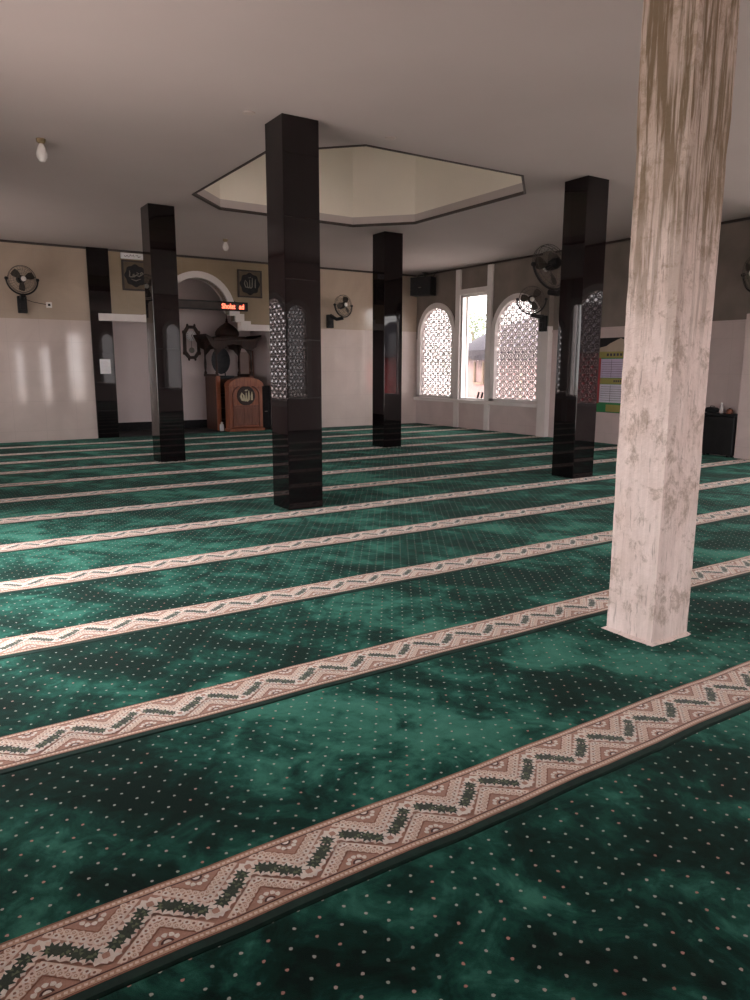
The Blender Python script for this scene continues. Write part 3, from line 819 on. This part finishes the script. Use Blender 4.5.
# small plate above the left picture
bm = bmesh.new(); box(bm, 4.17, 4.64, YB-0.045, YB-0.002, 3.755, 3.875, 0.006); pl = link('wall_plate', bm, M['paper'])
tag(pl, 'small white plate with dark scribbled letters above the left calligraphy picture', 'sign')
bm = bmesh.new()
for (x, z, pts) in ((4.24,3.815,[(0,0.0),(0.03,-0.02),(0.06,0.01),(0.09,-0.02)]),(4.35,3.82,[(0,-0.02),(0.02,0.02),(0.05,-0.01),(0.08,0.02),(0.10,-0.02)]),(4.48,3.815,[(0,0.01),(0.04,0.02),(0.05,-0.02),(0.1,0.0)])):
    tube(bm, [(x+p, YB-0.046, z+q) for p, q in pts], 0.006, 5)
link('lettering', bm, M['ink'], pl)
# paper on the dark pilaster
bm = bmesh.new(); box(bm, 3.605, 3.825, YB-0.056, YB-0.0503, 1.36, 1.665); pp = link('hanging_paper_notice', bm, M['paper'])
tag(pp, 'white paper notice taped on the dark wall pilaster', 'paper')
bm = bmesh.new()
for i in range(9): box(bm, 3.63, 3.80-0.02*(i%3), YB-0.0575, YB-0.0562, 1.40+i*0.027, 1.405+i*0.027)
link('print', bm, noisy('grey_print', (0.5,0.5,0.54), (0.58,0.58,0.62), 9, 0.8), pp)
# LED running text sign hung across the arch
led = empty('led_sign', (5.98, YB-0.13, 2.875)); led.rotation_euler = (0, math.radians(0.0), 0)
tag(led, 'long black display bar with glowing red text, hung across the arch', 'sign')
bm = bmesh.new(); box(bm, -0.98, 0.98, -0.03, 0.05, -0.10, 0.10, 0.006); link('case', bm, M['black'], led)
for sx in (-0.7, 0.7):
    bm = bmesh.new(); tube(bm, [(sx,0.02,0.09),(sx,0.09,0.12),(sx,0.128,0.12)], 0.01, 6)
    link('bracket', bm, M['black'], led)
bm = bmesh.new(); box(bm, -0.93, 0.93, -0.034, -0.0305, -0.07, 0.07); link('screen', bm, M['trimdark'], led)
em = new_mat('red_led', (0.8,0.05,0.03), 0.5); e_ = em.node_tree.nodes['Principled BSDF']
e_.inputs['Emission Color'].default_value = (1.0,0.13,0.07,1); e_.inputs['Emission Strength'].default_value = 3.2
def text_mesh(name, s, size, mat, parent, loc, rot, ext=0.001, bold=0.0, sx=1.0):
    cu = bpy.data.curves.new(name, 'FONT'); cu.body = s; cu.size = size; cu.extrude = ext; cu.offset = bold
    to = bpy.data.objects.new(name, cu); C.objects.link(to)
    bpy.context.view_layer.update()
    me = bpy.data.meshes.new_from_object(to.evaluated_get(bpy.context.evaluated_depsgraph_get()))
    bpy.data.objects.remove(to); me.materials.clear(); me.materials.append(mat)
    o = bpy.data.objects.new(name, me); C.objects.link(o); o.parent = parent; o.location = loc; o.rotation_euler = rot; o.scale = (sx,1,1)
    return o
text_mesh('led_text', 'Sholat', 0.155, em, led, (0.34,-0.0355,-0.055), (PI/2,0,0), 0.001, 0.003, 0.84)
text_mesh('led_text', 'ad', 0.155, em, led, (0.76,-0.0355,-0.055), (PI/2,0,0), 0.001, 0.003, 0.84)

# wall clock in the niche
ck = empty('wall_clock', (6.12, ND, 2.10)); tag(ck, 'tall octagonal dark wooden wall clock with white dial left of the pulpit', 'clock')
bm = bmesh.new()
oc = [(-0.20,-0.26),(-0.08,-0.40),(0.08,-0.40),(0.20,-0.26),(0.20,0.24),(0.09,0.40),(-0.09,0.40),(-0.20,0.24)]
oi = [(x*0.72, z*0.82) for x, z in oc]
for i in range(8):
    j = (i+1)%8; prism(bm, [oc[i],oc[j],oi[j],oi[i]], lambda u, v: (u,-0.10,v), lambda u, v: (u,-0.003,v))
for x, z in oc: lathe(bm, [(0.0,-0.05),(0.024,-0.03),(0.03,0.0),(0.024,0.03),(0.0,0.05)], (x,-0.06,z), 8, 'z')
link('case', bm, M['wood'], ck)
bm = bmesh.new(); prism(bm, oi, lambda u, v: (u,-0.03,v), lambda u, v: (u,-0.004,v)); link('backboard', bm, M['niche'], ck)
bm = bmesh.new(); lathe(bm, [(0.125,-0.06),(0.125,-0.031)], (0,0,0.16), 28, 'y'); ndial = len(bm.faces)
for i in range(12):
    a = 2*PI*i/12; bar2(bm, lambda u, v: (u,-0.063,v), lambda u, v: (u,-0.061,v), (0.095*math.sin(a),0.16+0.095*math.cos(a)), (0.115*math.sin(a),0.16+0.115*math.cos(a)), 0.008)
bm.faces.ensure_lookup_table()
for f in bm.faces[ndial:]: f.material_index = 1
dl = link('dial', bm, [M['paper'], M['ink']], ck)
for a, L in ((0.6,0.06),(2.6,0.09)):
    bm = bmesh.new(); bar2(bm, lambda u, v: (u,-0.066,v), lambda u, v: (u,-0.064,v), (0,0.16), (L*math.sin(a),0.16+L*math.cos(a)), 0.01)
    link('hand', bm, M['ink'], dl)
bm = bmesh.new(); tube(bm, [(0,-0.05,0.03),(0,-0.05,-0.16)], 0.006, 6); lathe(bm, [(0.07,-0.055),(0.07,-0.045)], (0,0,-0.19), 20, 'y'); link('pendulum', bm, M['silver'], ck)

# ------------------------------------------------------------------ pulpit (mimbar)
mb = empty('pulpit', (6.80, 17.12, 0)); tag(mb, 'carved dark wooden pulpit with domed canopy, finial and upturned eaves', 'pulpit')
W2, D2 = 0.44, 0.38          # half width / half depth
bm = bmesh.new()
for s in (-1, 1): box(bm, s*W2-0.03, s*W2+0.03, -D2+0.035, D2-0.035, 0.005, 1.28, 0.006)
box(bm, -W2+0.03, W2-0.03, D2-0.05, D2, 0.005, 1.28, 0.004)
link('side_panel', bm, M['darkpanel'], mb)
bm = bmesh.new(); box(bm, -W2+0.03, W2-0.03, -D2+0.3, D2-0.05, 0.80, 0.86)
for i in range(3): box(bm, -W2+0.03, W2-0.03, -D2+0.02+i*0.1, D2-0.051, 0.005+i*0.26, 0.26+i*0.26)
link('steps', bm, M['wood'], mb)
for s in (-1, 1):
    bm = bmesh.new(); box(bm, s*W2-0.07 if s > 0 else s*W2-0.03, s*W2+0.03 if s > 0 else s*W2+0.07, -D2-0.03, -D2+0.03, 0.005, 1.30, 0.006)
    for z in (0.3,0.62,0.94): box(bm, s*W2-0.035, s*W2+0.035, -D2-0.045, -D2-0.029, z-0.1, z+0.1, 0.006)
    link('front_post', bm, M['redwood'] if s < 0 else M['midwood'], mb)
for s in (-1, 1):
    bm = bmesh.new(); box(bm, s*W2-0.045, s*W2+0.045, -D2-0.02, D2+0.02, 1.281, 1.34, 0.008)
    link('rail', bm, M['wood'], mb)
for sx in (-1, 1):
    for sy in (-1, 1):
        bm = bmesh.new()
        lathe(bm, [(0.035,1.34),(0.038,1.38),(0.022,1.41),(0.03,1.5),(0.032,1.6),(0.022,1.72),(0.022,1.9),(0.034,1.94),(0.022,1.97),(0.035,2.02),(0.035,2.1)], (sx*W2, sy*D2, 0), 10)
        link('canopy_post', bm, M['wood'], mb, True)
bm = bmesh.new()                               # scalloped valances between the posts
def val(F0, F1, half):
    pts = [(-half,2.12),(-half,1.76)]
    for i in range(13):
        a = i/12; u = -half+0.04+(2*half-0.08)*a
        pts.append((u, 1.80+0.25*math.sin(PI*a)**0.7+0.012*math.cos(a*12*PI)))
    pts += [(half,1.76),(half,2.12)]
    for i in range(1, len(pts)-2):
        p, q = pts[i], pts[i+1]
        if abs(q[0]-p[0]) < 1e-5: continue
        prism(bm, [p, q, (q[0],2.12), (p[0],2.12)], F0, F1)
val(lambda u, v: (u,-D2-0.015,v), lambda u, v: (u,-D2+0.015,v), W2); val(lambda u, v: (u,D2-0.015,v), lambda u, v: (u,D2+0.015,v), W2)
val(lambda u, v: (-W2-0.015,u,v), lambda u, v: (-W2+0.015,u,v), D2); val(lambda u, v: (W2-0.015,u,v), lambda u, v: (W2+0.015,u,v), D2)
link('valance', bm, M['wood'], mb)
bm = bmesh.new(); box(bm, -W2-0.08, W2+0.08, -D2-0.08, D2+0.08, 2.12, 2.18, 0.01)
box(bm, -0.33, 0.33, -0.33, 0.33, 2.18, 2.23, 0.01)
for sx in (-1, 1):                              # upturned, winged eaves
    for y0 in (-D2-0.06, D2+0.02):
        pts = [(0.20,2.10),(0.42,2.04),(0.60,2.10),(0.70,2.26),(0.56,2.20),(0.40,2.21),(0.20,2.20)]
        for i in range(3): pass
        P = [(sx*u, v) for u, v in pts]
        # fan into quads to stay convex
        top_ = [(0.20,2.20),(0.40,2.21),(0.56,2.20),(0.70,2.27)]; bot_ = [(0.20,1.95),(0.40,1.90),(0.56,1.98),(0.695,2.24)]
        for i in range(3):
            prism(bm, [(sx*bot_[i][0],bot_[i][1]),(sx*bot_[i+1][0],bot_[i+1][1]),(sx*top_[i+1][0],top_[i+1][1]),(sx*top_[i][0],top_[i][1])],
                  lambda u, v: (u, y0, v), lambda u, v: (u, y0+0.04, v))
    for i in range(3):
        prism(bm, [(sx*top_[i][0],top_[i][1]-0.03),(sx*top_[i+1][0],top_[i+1][1]-0.03),(sx*top_[i+1][0],top_[i+1][1]),(sx*top_[i][0],top_[i][1])],
              lambda u, v: (u, -D2-0.06, v), lambda u, v: (u, D2+0.06, v))
link('cornice', bm, M['wood'], mb)
bm = bmesh.new(); lathe(bm, [(0.25,2.23),(0.29,2.27),(0.285,2.34),(0.23,2.42),(0.15,2.49),(0.07,2.54),(0.03,2.57)], (0,0,0), 16)
dm = link('dome', bm, M['wood'], mb, True)
bm = bmesh.new(); lathe(bm, [(0.022,2.56),(0.04,2.585),(0.02,2.61),(0.03,2.63),(0.012,2.66),(0.004,2.76)], (0,0,0), 10); link('finial', bm, M['wood'], dm, True)
# chair inside the pulpit
ch = empty('chair', (6.62, 17.02, 0.86)); tag(ch, 'dark slate padded chair with rounded back standing inside the pulpit', 'chair')
bm = bmesh.new(); lathe(bm, [(0.0,-0.04),(0.20,-0.035),(0.24,0.0),(0.20,0.03),(0.0,0.035)], (0.02,0.16,0.80), 20, 'y', 1.0, 1.35); link('backrest', bm, M['slate'], ch, True)
bm = bmesh.new(); box(bm, -0.2,0.22,-0.2,0.15,0.36,0.44,0.02); link('seat', bm, M['slate'], ch)
for sx in (-0.17, 0.19):
    for sy in (-0.17, 0.12):
        bm = bmesh.new(); tube(bm, [(sx,sy,0.002),(sx,sy,0.36)], 0.014, 8); link('leg', bm, M['black'], ch)
bm = bmesh.new(); tube(bm, [(-0.10,0.15,0.43),(-0.10,0.18,0.6),(-0.08,0.18,0.75)], 0.014, 8); tube(bm, [(0.12,0.15,0.43),(0.12,0.18,0.6),(0.1,0.18,0.75)], 0.014, 8); link('back_frame', bm, M['black'], ch)

# podium / lectern
pd = empty('lectern', (6.86, 16.34, 0)); tag(pd, 'reddish wooden lectern with arched top and round gilded emblem before the pulpit', 'lectern')
FP = lambda y: (lambda u, v: (u, y, v))
bm = bmesh.new(); box(bm, -0.45, 0.45, -0.17, 0.17, 0.006, 0.07, 0.008)
box(bm, -0.42, 0.42, -0.13, 0.15, 0.07, 1.06, 0.01); link('body', bm, M['redwood'], pd)
bm = bmesh.new(); box(bm, -0.31, 0.31, -0.15, -0.131, 0.14, 0.62, 0.006)
for x in (-0.2, 0.0, 0.2): box(bm, x-0.07, x+0.07, -0.162, -0.1505, 0.2, 0.56, 0.005)
link('front_panel', bm, M['midwood'], pd)
bm = bmesh.new(); n = 20; pts = [(-0.44,1.06)]
arc = [(0.44*math.cos(PI-PI*i/n), 1.08+0.19*math.sin(PI*i/n)) for i in range(n+1)]
for i in range(n):
    p, q = arc[i], arc[i+1]; prism(bm, [(p[0],1.06),(q[0],1.06),(q[0],q[1]),(p[0],p[1])], FP(-0.17), FP(0.12))
link('top', bm, M['redwood'], pd)
bm = bmesh.new(); n = 24
tube(bm, [(0.33*math.cos(PI-PI*i/n), -0.14, 0.86+0.24*math.sin(PI*i/n)) for i in range(n+1)], 0.02, 8)
tube(bm, [(-0.33,-0.14,0.86),(-0.33,-0.14,0.1)], 0.018, 8); tube(bm, [(0.33,-0.14,0.86),(0.33,-0.14,0.1)], 0.018, 8); tube(bm, [(-0.36,-0.14,0.1),(0.36,-0.14,0.1)], 0.018, 8)
link('moulding', bm, M['midwood'], pd, True)
bm = bmesh.new(); lathe(bm, [(0.22,-0.15),(0.23,-0.14),(0.23,-0.131)], (0,0,0.84), 28, 'y'); ebm = link('emblem', bm, M['wood'], pd)
bm = bmesh.new(); strokes_allah(bm, 0.27, 0.11, 0.0)
for v in bm.verts: v.co.y = -0.153+v.co.y*0.3; v.co.z += 0.82; v.co.x += 0.0
link('lettering', bm, M['gold'], ebm)
# small white thing at the pulpit foot
bm = bmesh.new(); box(bm, 6.31, 6.40, 16.50, 16.56, 0.006, 0.17, 0.012); tb = link('tissue_box', bm, M['paper'])
tag(tb, 'small white box on the floor beside the lectern foot', 'box')
bm = bmesh.new(); prism(bm, [(6.34,0.168),(6.38,0.168),(6.395,0.21),(6.355,0.225),(6.33,0.20)], lambda u, v: (u,16.53,v), lambda u, v: (u,16.542,v)); link('tissue', bm, M['hub'], tb)

# screen and dark loudspeaker to the right of the lectern
sn_ = empty('folding_screen', (7.57, 17.62, 0)); tag(sn_, 'beige panel screen with thin brown posts behind the lectern', 'screen')
for x in (-0.26, -0.0, 0.10): 
    bm = bmesh.new(); box(bm, x-0.012, x+0.012, -0.015, 0.015, 0.006, 1.92, 0.003); link('post', bm, M['midwood'], sn_)
bm = bmesh.new(); box(bm, -0.247, -0.013, -0.005, 0.005, 0.02, 1.88); box(bm, 0.013, 0.087, -0.005, 0.005, 0.02, 1.88); link('panel', bm, M['beige'], sn_)
def loudspeaker(loc, rz, w, d, h, label, tilt=0, grp=None):
    r = empty('loudspeaker', loc, rz); tag(r, label, 'speaker', grp)
    bm = bmesh.new(); box(bm, -w/2, w/2, -d/2, d/2, 0, h, 0.012); link('cabinet', bm, M['black'], r)
    bm = bmesh.new(); box(bm, -w/2+0.02, w/2-0.02, -d/2-0.012, -d/2-0.001, 0.02, h-0.02, 0.004); link('grille', bm, M['blackcloth'], r)
    bm = bmesh.new(); box(bm, -0.05, 0.03, -d/2-0.015, -d/2-0.0125, h*0.40, h*0.40+0.02); link('badge', bm, M['silver'], r)
    return r
loudspeaker((7.53, 16.72, 0.005), 0.1, 0.26, 0.26, 1.05, 'black floor loudspeaker half hidden between lectern and pillar')
spk = loudspeaker((XR-0.26, 15.72, 3.34), -PI/2+0.45, 0.60, 0.32, 0.46, 'black loudspeaker hung in the ceiling corner above the left lattice window')
bm = bmesh.new(); tube(bm, [(0,0.1,0.45),(0,0.1,0.58)], 0.02, 8); box(bm, -0.06,0.06,0.04,0.16,0.57,0.589); link('hanger', bm, M['black'], spk)
bm = bmesh.new(); tube(bm, [(0.2,0.1,0.44),(0.33,0.02,0.53),(0.4,0.0,0.585)], 0.008, 6); link('cable', bm, M['black'], spk)

# cable down the back wall right of the central pillar
# ------------------------------------------------------------------ schedule board on the right wall
sb = empty('mounted_schedule_board', (XR-0.001, 9.55, 0)); tag(sb, 'tall schedule board with red, green and yellow borders on the right wall', 'board')
HWB = 0.59
def bp(name, a0, a1, z0, z1, d0, d1, mat):
    bm = bmesh.new(); box(bm, -d1, -d0, a0, a1, z0, z1); return link(name, bm, mat, sb)
bp('backing', -HWB, HWB, 0.62, 2.09, 0.0, 0.03, M['black'])
bp('green_border', -HWB+0.004, HWB-0.004, 0.625, 1.80, 0.0305, 0.034, M['green'])
bp('red_strip', HWB-0.14, HWB-0.06, 0.80, 1.74, 0.0345, 0.037, M['red']); bp('red_strip', -HWB+0.06, -HWB+0.14, 0.80, 1.74, 0.0345, 0.037, M['red'])
bp('header', -HWB+0.03, HWB-0.03, 1.70, 1.82, 0.0375, 0.04, M['olive'])
bp('footer', -HWB+0.03, 0.27, 0.64, 0.78, 0.0345, 0.037, M['olive'])
tb1 = bp('table', -HWB+0.145, HWB-0.145, 1.31, 1.68, 0.0345, 0.038, M['lilac']); tb2 = bp('table', -HWB+0.145, HWB-0.145, 0.82, 1.18, 0.0345, 0.038, M['bluewhite'])
bp('title_strip', -HWB+0.145, HWB-0.145, 1.19, 1.30, 0.0345, 0.038, M['olive'])
bm = bmesh.new()
for i in range(7):
    box(bm, -0.04,-0.0385,-0.42,0.42,1.34+i*0.045,1.346+i*0.045); box(bm, -0.04,-0.0385,-0.42,0.42,0.86+i*0.045,0.866+i*0.045)
for y in (-0.1, 0.18): box(bm, -0.04,-0.0385,y,y+0.006,0.83,1.17); box(bm, -0.04,-0.0385,y,y+0.006,1.32,1.67)
for i in range(5): box(bm, -0.0402,-0.0385,-0.12+i*0.05,-0.09+i*0.05,1.225,1.265)
for i in range(8): box(bm, -0.0422,-0.0405,-0.30+i*0.08,-0.25+i*0.08,1.735,1.785)
link('ruling', bm, M['ink'], sb)
bm = bmesh.new()                                 # ogee dome silhouette on the black top
prof = [(0.55,1.82),(0.50,1.90),(0.34,1.93),(0.25,1.98),(0.12,2.03),(0.0,2.075)]
for i in range(len(prof)-1):
    p, q = prof[i], prof[i+1]
    for s in (-1, 1):
        prism(bm, [(s*p[0],1.82),(s*q[0],1.82),(s*q[0],q[1]),(s*p[0],p[1]+1e-3)], lambda u, v: (-0.0345,u,v), lambda u, v: (-0.0305,u,v))
link('dome_silhouette', bm, M['boardcream'], sb)

# ------------------------------------------------------------------ black box near the right wall with things on it
bx = empty('storage_box', (11.81, 7.30, 0.004)); tag(bx, 'large black box standing against the right wall beyond the plastered pillar', 'box')
bm = bmesh.new(); box(bm, -0.09, 0.09, -0.305, 0.305, 0.03, 0.69, 0.015); link('body', bm, M['black'], bx)
bm = bmesh.new(); box(bm, -0.095, 0.095, -0.31, 0.31, 0.695, 0.735, 0.01); link('lid', bm, M['blackcloth'], bx)
for sx in (-0.055, 0.055):
    for sy in (-0.22, 0.22):
        bm = bmesh.new(); lathe(bm, [(0.03,0.0015),(0.025,0.03)], (sx,sy,0), 12); link('foot', bm, M['black'], bx)
bm = bmesh.new()
lathe(bm, [(0.02,0.0),(0.10,0.01),(0.125,0.05),(0.09,0.09),(0.03,0.10)], (0,0,0), 14, 'z', 1.0, 1.15)
for v in bm.verts: v.co += Vector(v.co.normalized())*0.012*mn.noise(v.co*12)
bag = link('cloth_bag', bm, M['blackcloth'], smooth=True); bag.location = (11.80, 7.46, 0.7405); bag.scale = (0.68,1.0,1.0); tag(bag, 'crumpled black cloth bundle on top of the black box', 'bag')
bm = bmesh.new(); tube(bm, [(-0.0,-0.05,0.075),(0.0,-0.03,0.115),(0.0,0.03,0.118),(0,0.05,0.075)], 0.008, 6); link('handle', bm, M['blackcloth'], bag)
bt = empty('water_bottle', (11.78, 7.28, 0.7405)); tag(bt, 'small clear plastic bottle standing on the black box', 'bottle')
bm = bmesh.new(); lathe(bm, [(0.03,0.0),(0.033,0.01),(0.033,0.05),(0.030,0.06),(0.033,0.07),(0.033,0.11),(0.014,0.145),(0.014,0.155)], (0,0,0), 16); link('body', bm, M['clear'], bt, True)
bm = bmesh.new(); lathe(bm, [(0.017,0.155),(0.017,0.178),(0.012,0.18)], (0,0,0), 14); link('cap', bm, M['hub'], bt)
bm = bmesh.new(); lathe(bm, [(0.05,0.0),(0.055,0.02),(0.055,0.055),(0.04,0.075),(0.01,0.08)], (0,0,0), 16); cp = link('lidded_bowl', bm, M['midwood'], smooth=True); cp.location = (11.80, 7.14, 0.7405)
tag(cp, 'small dark round pot on the black box, beside the bottle', 'pot')
bm = bmesh.new(); lathe(bm, [(0.012,0.079),(0.016,0.09),(0.0,0.10)], (0,0,0), 10); link('knob', bm, M['black'], cp)

# ------------------------------------------------------------------ ceiling lamps
def bulb(x, y, label, L=0.20):
    r = empty('ceiling_bulb', (x, y, HC)); tag(r, label, 'lamp', 'bare ceiling bulbs')
    bm = bmesh.new(); lathe(bm, [(0.02,-0.05),(0.045,-0.035),(0.05,-0.001)], (0,0,0), 16); link('socket', bm, noisy('socket_tan', (0.20,0.15,0.08), (0.26,0.2,0.11), 9), r, True)
    bm = bmesh.new(); lathe(bm, [(0.0,-L-0.02),(0.03,-L-0.012),(0.055,-L+0.03),(0.058,-L+0.065),(0.04,-0.085),(0.022,-0.051)], (0,0,0), 18); link('bulb', bm, M['bulb'], r, True)
bulb(1.54, 9.05, 'white ceiling bulb in a small socket, left of the octagonal recess', 0.22)
bulb(5.55, 13.9, 'white ceiling bulb near the mihrab arch, behind the octagonal recess', 0.20)
for (x, y, lb) in ((3.10,7.05,'small round flush ceiling lamp just left of the wide central black pillar'), (4.69,6.95,'small round flush ceiling lamp in front of the octagonal recess')):
    bm = bmesh.new(); lathe(bm, [(0.045,-0.012),(0.06,-0.008),(0.062,-0.001)], (0,0,0), 20)
    o = link('ceiling_downlight', bm, M['socket']); o.location = (x, y, HC); tag(o, lb, 'lamp', 'flush ceiling lamps')
bm = bmesh.new(); lathe(bm, [(0.03,-0.012),(0.04,-0.012)], (0,0,0), 20); 
bm.free()

# ------------------------------------------------------------------ outside
bm = bmesh.new(); box(bm, -40, 60, -40, 60, -0.42, -0.2); struct(link('ground', bm, M['ground']))
ht = empty('thatched_hut', (18.0, 18.2, -0.2)); tag(ht, 'thatched hut with grey fringed roof and pink walls outside the clear window', 'hut')
bm = bmesh.new(); box(bm, -1.5, 1.5, -2.0, 1.7, 0, 1.95); link('wall', bm, M['pinkwall'], ht)
bm = bmesh.new()
box(bm, -1.56, -1.5, 0.55, 1.05, 1.15, 1.22); box(bm, -1.56, -1.5, 0.55, 0.62, 1.22, 1.9); box(bm, -1.56, -1.5, 0.98, 1.05, 1.22, 1.9)
link('window_frame', bm, M['bark'], ht)
bm = bmesh.new(); lathe(bm, [(2.4,1.96),(2.70,2.10),(2.78,2.25),(2.65,2.45),(2.2,2.75),(1.5,3.05),(0.6,3.35),(0.05,3.5)], (0.2,-0.6,0), 28)
rf = link('roof', bm, M['thatch'], ht, True)
bm = bmesh.new(); rd = random.Random(5)
for i in range(420):
    a = 2*PI*i/420+rd.uniform(-0.01,0.01); r = 2.60+rd.uniform(0,0.08); L = rd.uniform(0.25,0.7); w = 0.02
    x, y = 0.2+r*math.cos(a), -0.6+r*math.sin(a); tx, ty = -math.sin(a)*w, math.cos(a)*w
    poly(bm, [(x-tx,y-ty,2.13),(x+tx,y+ty,2.13),(x+tx*0.2+0.05*math.cos(a),y+ty*0.2+0.05*math.sin(a),2.13-L)])
link('fringe', bm, M['thatch'], rf, recalc=False)['kind'] = 'stuff'
for i, (x, y) in enumerate(((-2.1,1.2),(-2.1,-1.8))):
    bm = bmesh.new(); tube(bm, [(x,y,0),(x,y,2.4)], 0.05, 8); link('post', bm, M['bark'], ht)
def tree(loc, R, H, label, seed):
    r = empty('tree', loc); tag(r, label, 'tree', 'trees outside the windows'); rd = random.Random(seed)
    bm = bmesh.new(); tube(bm, [(0,0,0),(0.1,0,H*0.4),(0,0.1,H*0.8)], [0.18,0.14,0.06], 8)
    for i in range(6):
        a = rd.random()*6.28; tube(bm, [(0.05,0,H*0.4),(R*0.5*math.cos(a),R*0.5*math.sin(a),H*0.65),(R*0.8*math.cos(a),R*0.8*math.sin(a),H*0.85)], [0.07,0.04,0.015], 6)
    link('trunk', bm, M['bark'], r)
    bm = bmesh.new()
    for i in range(2600):
        cl = rd.randrange(14); ra = random.Random(seed*100+cl); cx, cy, cz = ra.gauss(0,R*0.45), ra.gauss(0,R*0.45), H*0.75+ra.gauss(0,R*0.35)
        p = Vector((cx+rd.gauss(0,R*0.2), cy+rd.gauss(0,R*0.2), cz+rd.gauss(0,R*0.18)))
        u = Vector((rd.gauss(0,1),rd.gauss(0,1),rd.gauss(0,1))).normalized(); v = u.orthogonal()
        s_ = 0.09; poly(bm, [p+u*s_, p+v*s_*0.5, p-u*s_, p-v*s_*0.5])
    f = link('foliage', bm, M['leaf'], r, recalc=False); f['kind'] = 'stuff'
tree((27.0, 31.6, -0.2), 2.6, 4.6, 'pale leafy tree beyond the thatched hut', 3)

hs = empty('neighbour_house', (20.5, -4.0, -0.2)); tag(hs, 'red walled house with dark pitched roof, mirrored in the far black pillar', 'house')
bm = bmesh.new(); box(bm, -2, 2, -3, 4.2, 0, 2.2); link('wall', bm, M['red'], hs)
bm = bmesh.new(); prism(bm, [(-2.6,2.15),(2.6,2.15),(0,3.9)], lambda u, v: (u,-3.4,v), lambda u, v: (u,4.6,v)); link('roof', bm, M['thatch'], hs)
for y in (-1.6, 0.6, 2.8):
    bm = bmesh.new(); box(bm, -2.05, -2.001, y-0.4, y+0.4, 0.9, 1.8); link('window', bm, M['slate'], hs)
# ------------------------------------------------------------------ light
w = bpy.data.worlds.new('sky'); sc.world = w; w.use_nodes = True
bg = w.node_tree.nodes['Background']; bg.inputs['Color'].default_value = (1.0,0.925,0.925,1); bg.inputs['Strength'].default_value = 6.0
sl = bpy.data.lights.new('sun', 'SUN'); sl.energy = 3.0; sl.angle = math.radians(3); sl.color = (1.0,0.90,0.84)
so = bpy.data.objects.new('sun', sl); C.objects.link(so); so.rotation_euler = (math.radians(28), math.radians(-10), 0)
def portal(name, loc, rot, sx, sy):
    li = bpy.data.lights.new(name, 'AREA'); li.shape = 'RECTANGLE'; li.size = sx; li.size_y = sy; li.cycles.is_portal = True
    o = bpy.data.objects.new(name, li); C.objects.link(o); o.location = loc; o.rotation_euler = rot
# area lights point along local -Z; portals face into the room
for (y0,y1,z0,z1) in ((14.72,16.16,0.72,3.08),(11.70,13.21,0.72,3.08),(13.5,14.45,0.72,3.26),(2.75,4.15,0.72,3.08),(4.55,5.85,0.72,3.0),(-1.7,1.9,0.0,3.0)):
    portal('sky_portal', (XR+0.2,(y0+y1)/2,(z0+z1)/2), (0,PI/2,0), z1-z0, y1-y0)
for (y0,y1,z0,z1) in ((14.72,16.16,0.72,3.08),(11.70,13.21,0.72,3.08),(13.5,14.45,0.72,3.26),(3.5,7.2,0.0,2.75)):
    portal('sky_portal', (XL-0.2,(y0+y1)/2,(z0+z1)/2), (0,-PI/2,0), z1-z0, y1-y0)
for (x0,x1,z0,z1) in ((4.3,5.05,0,2.3),(5.35,6.05,0,2.3),(6.45,7.0,0,2.9),(7.78,8.38,0.72,3.0),(8.8,11.6,0,3.1)):
    portal('sky_portal', ((x0+x1)/2,YR-0.2,(z0+z1)/2), (PI/2,0,0), x1-x0, z1-z0)

# ------------------------------------------------------------------ camera
f_, yaw, pit, roll = 725.95, 0.5748, 0.1804, 0.002
cy, sy = math.cos(yaw), math.sin(yaw)
fw = Vector((sy*math.cos(pit), cy*math.cos(pit), -math.sin(pit))); r_ = Vector((cy,-sy,0)); u_ = r_.cross(fw)
r2 = r_*math.cos(roll)+u_*math.sin(roll); u2 = -r_*math.sin(roll)+u_*math.cos(roll)
cam = bpy.data.cameras.new('camera'); co = bpy.data.objects.new('camera', cam); C.objects.link(co)
mt = Matrix((r2, u2, -fw)).transposed().to_4x4(); mt.translation = Vector((0,0,1.5)); co.matrix_world = mt
cam.sensor_fit = 'HORIZONTAL'; cam.sensor_width = 36; cam.lens = f_*36/750; cam.clip_start = 0.05; cam.clip_end = 200
sc.camera = co
vs = sc.view_settings; vs.view_transform = 'Standard'; vs.look = 'None'; vs.gamma = 1; vs.use_curve_mapping = False
vs.exposure = 0.5
sc.cycles.max_bounces = 10; sc.cycles.diffuse_bounces = 7; sc.cycles.transparent_max_bounces = 8
sc.cycles.sample_clamp_indirect = 6
sc.cycles.use_denoising = True
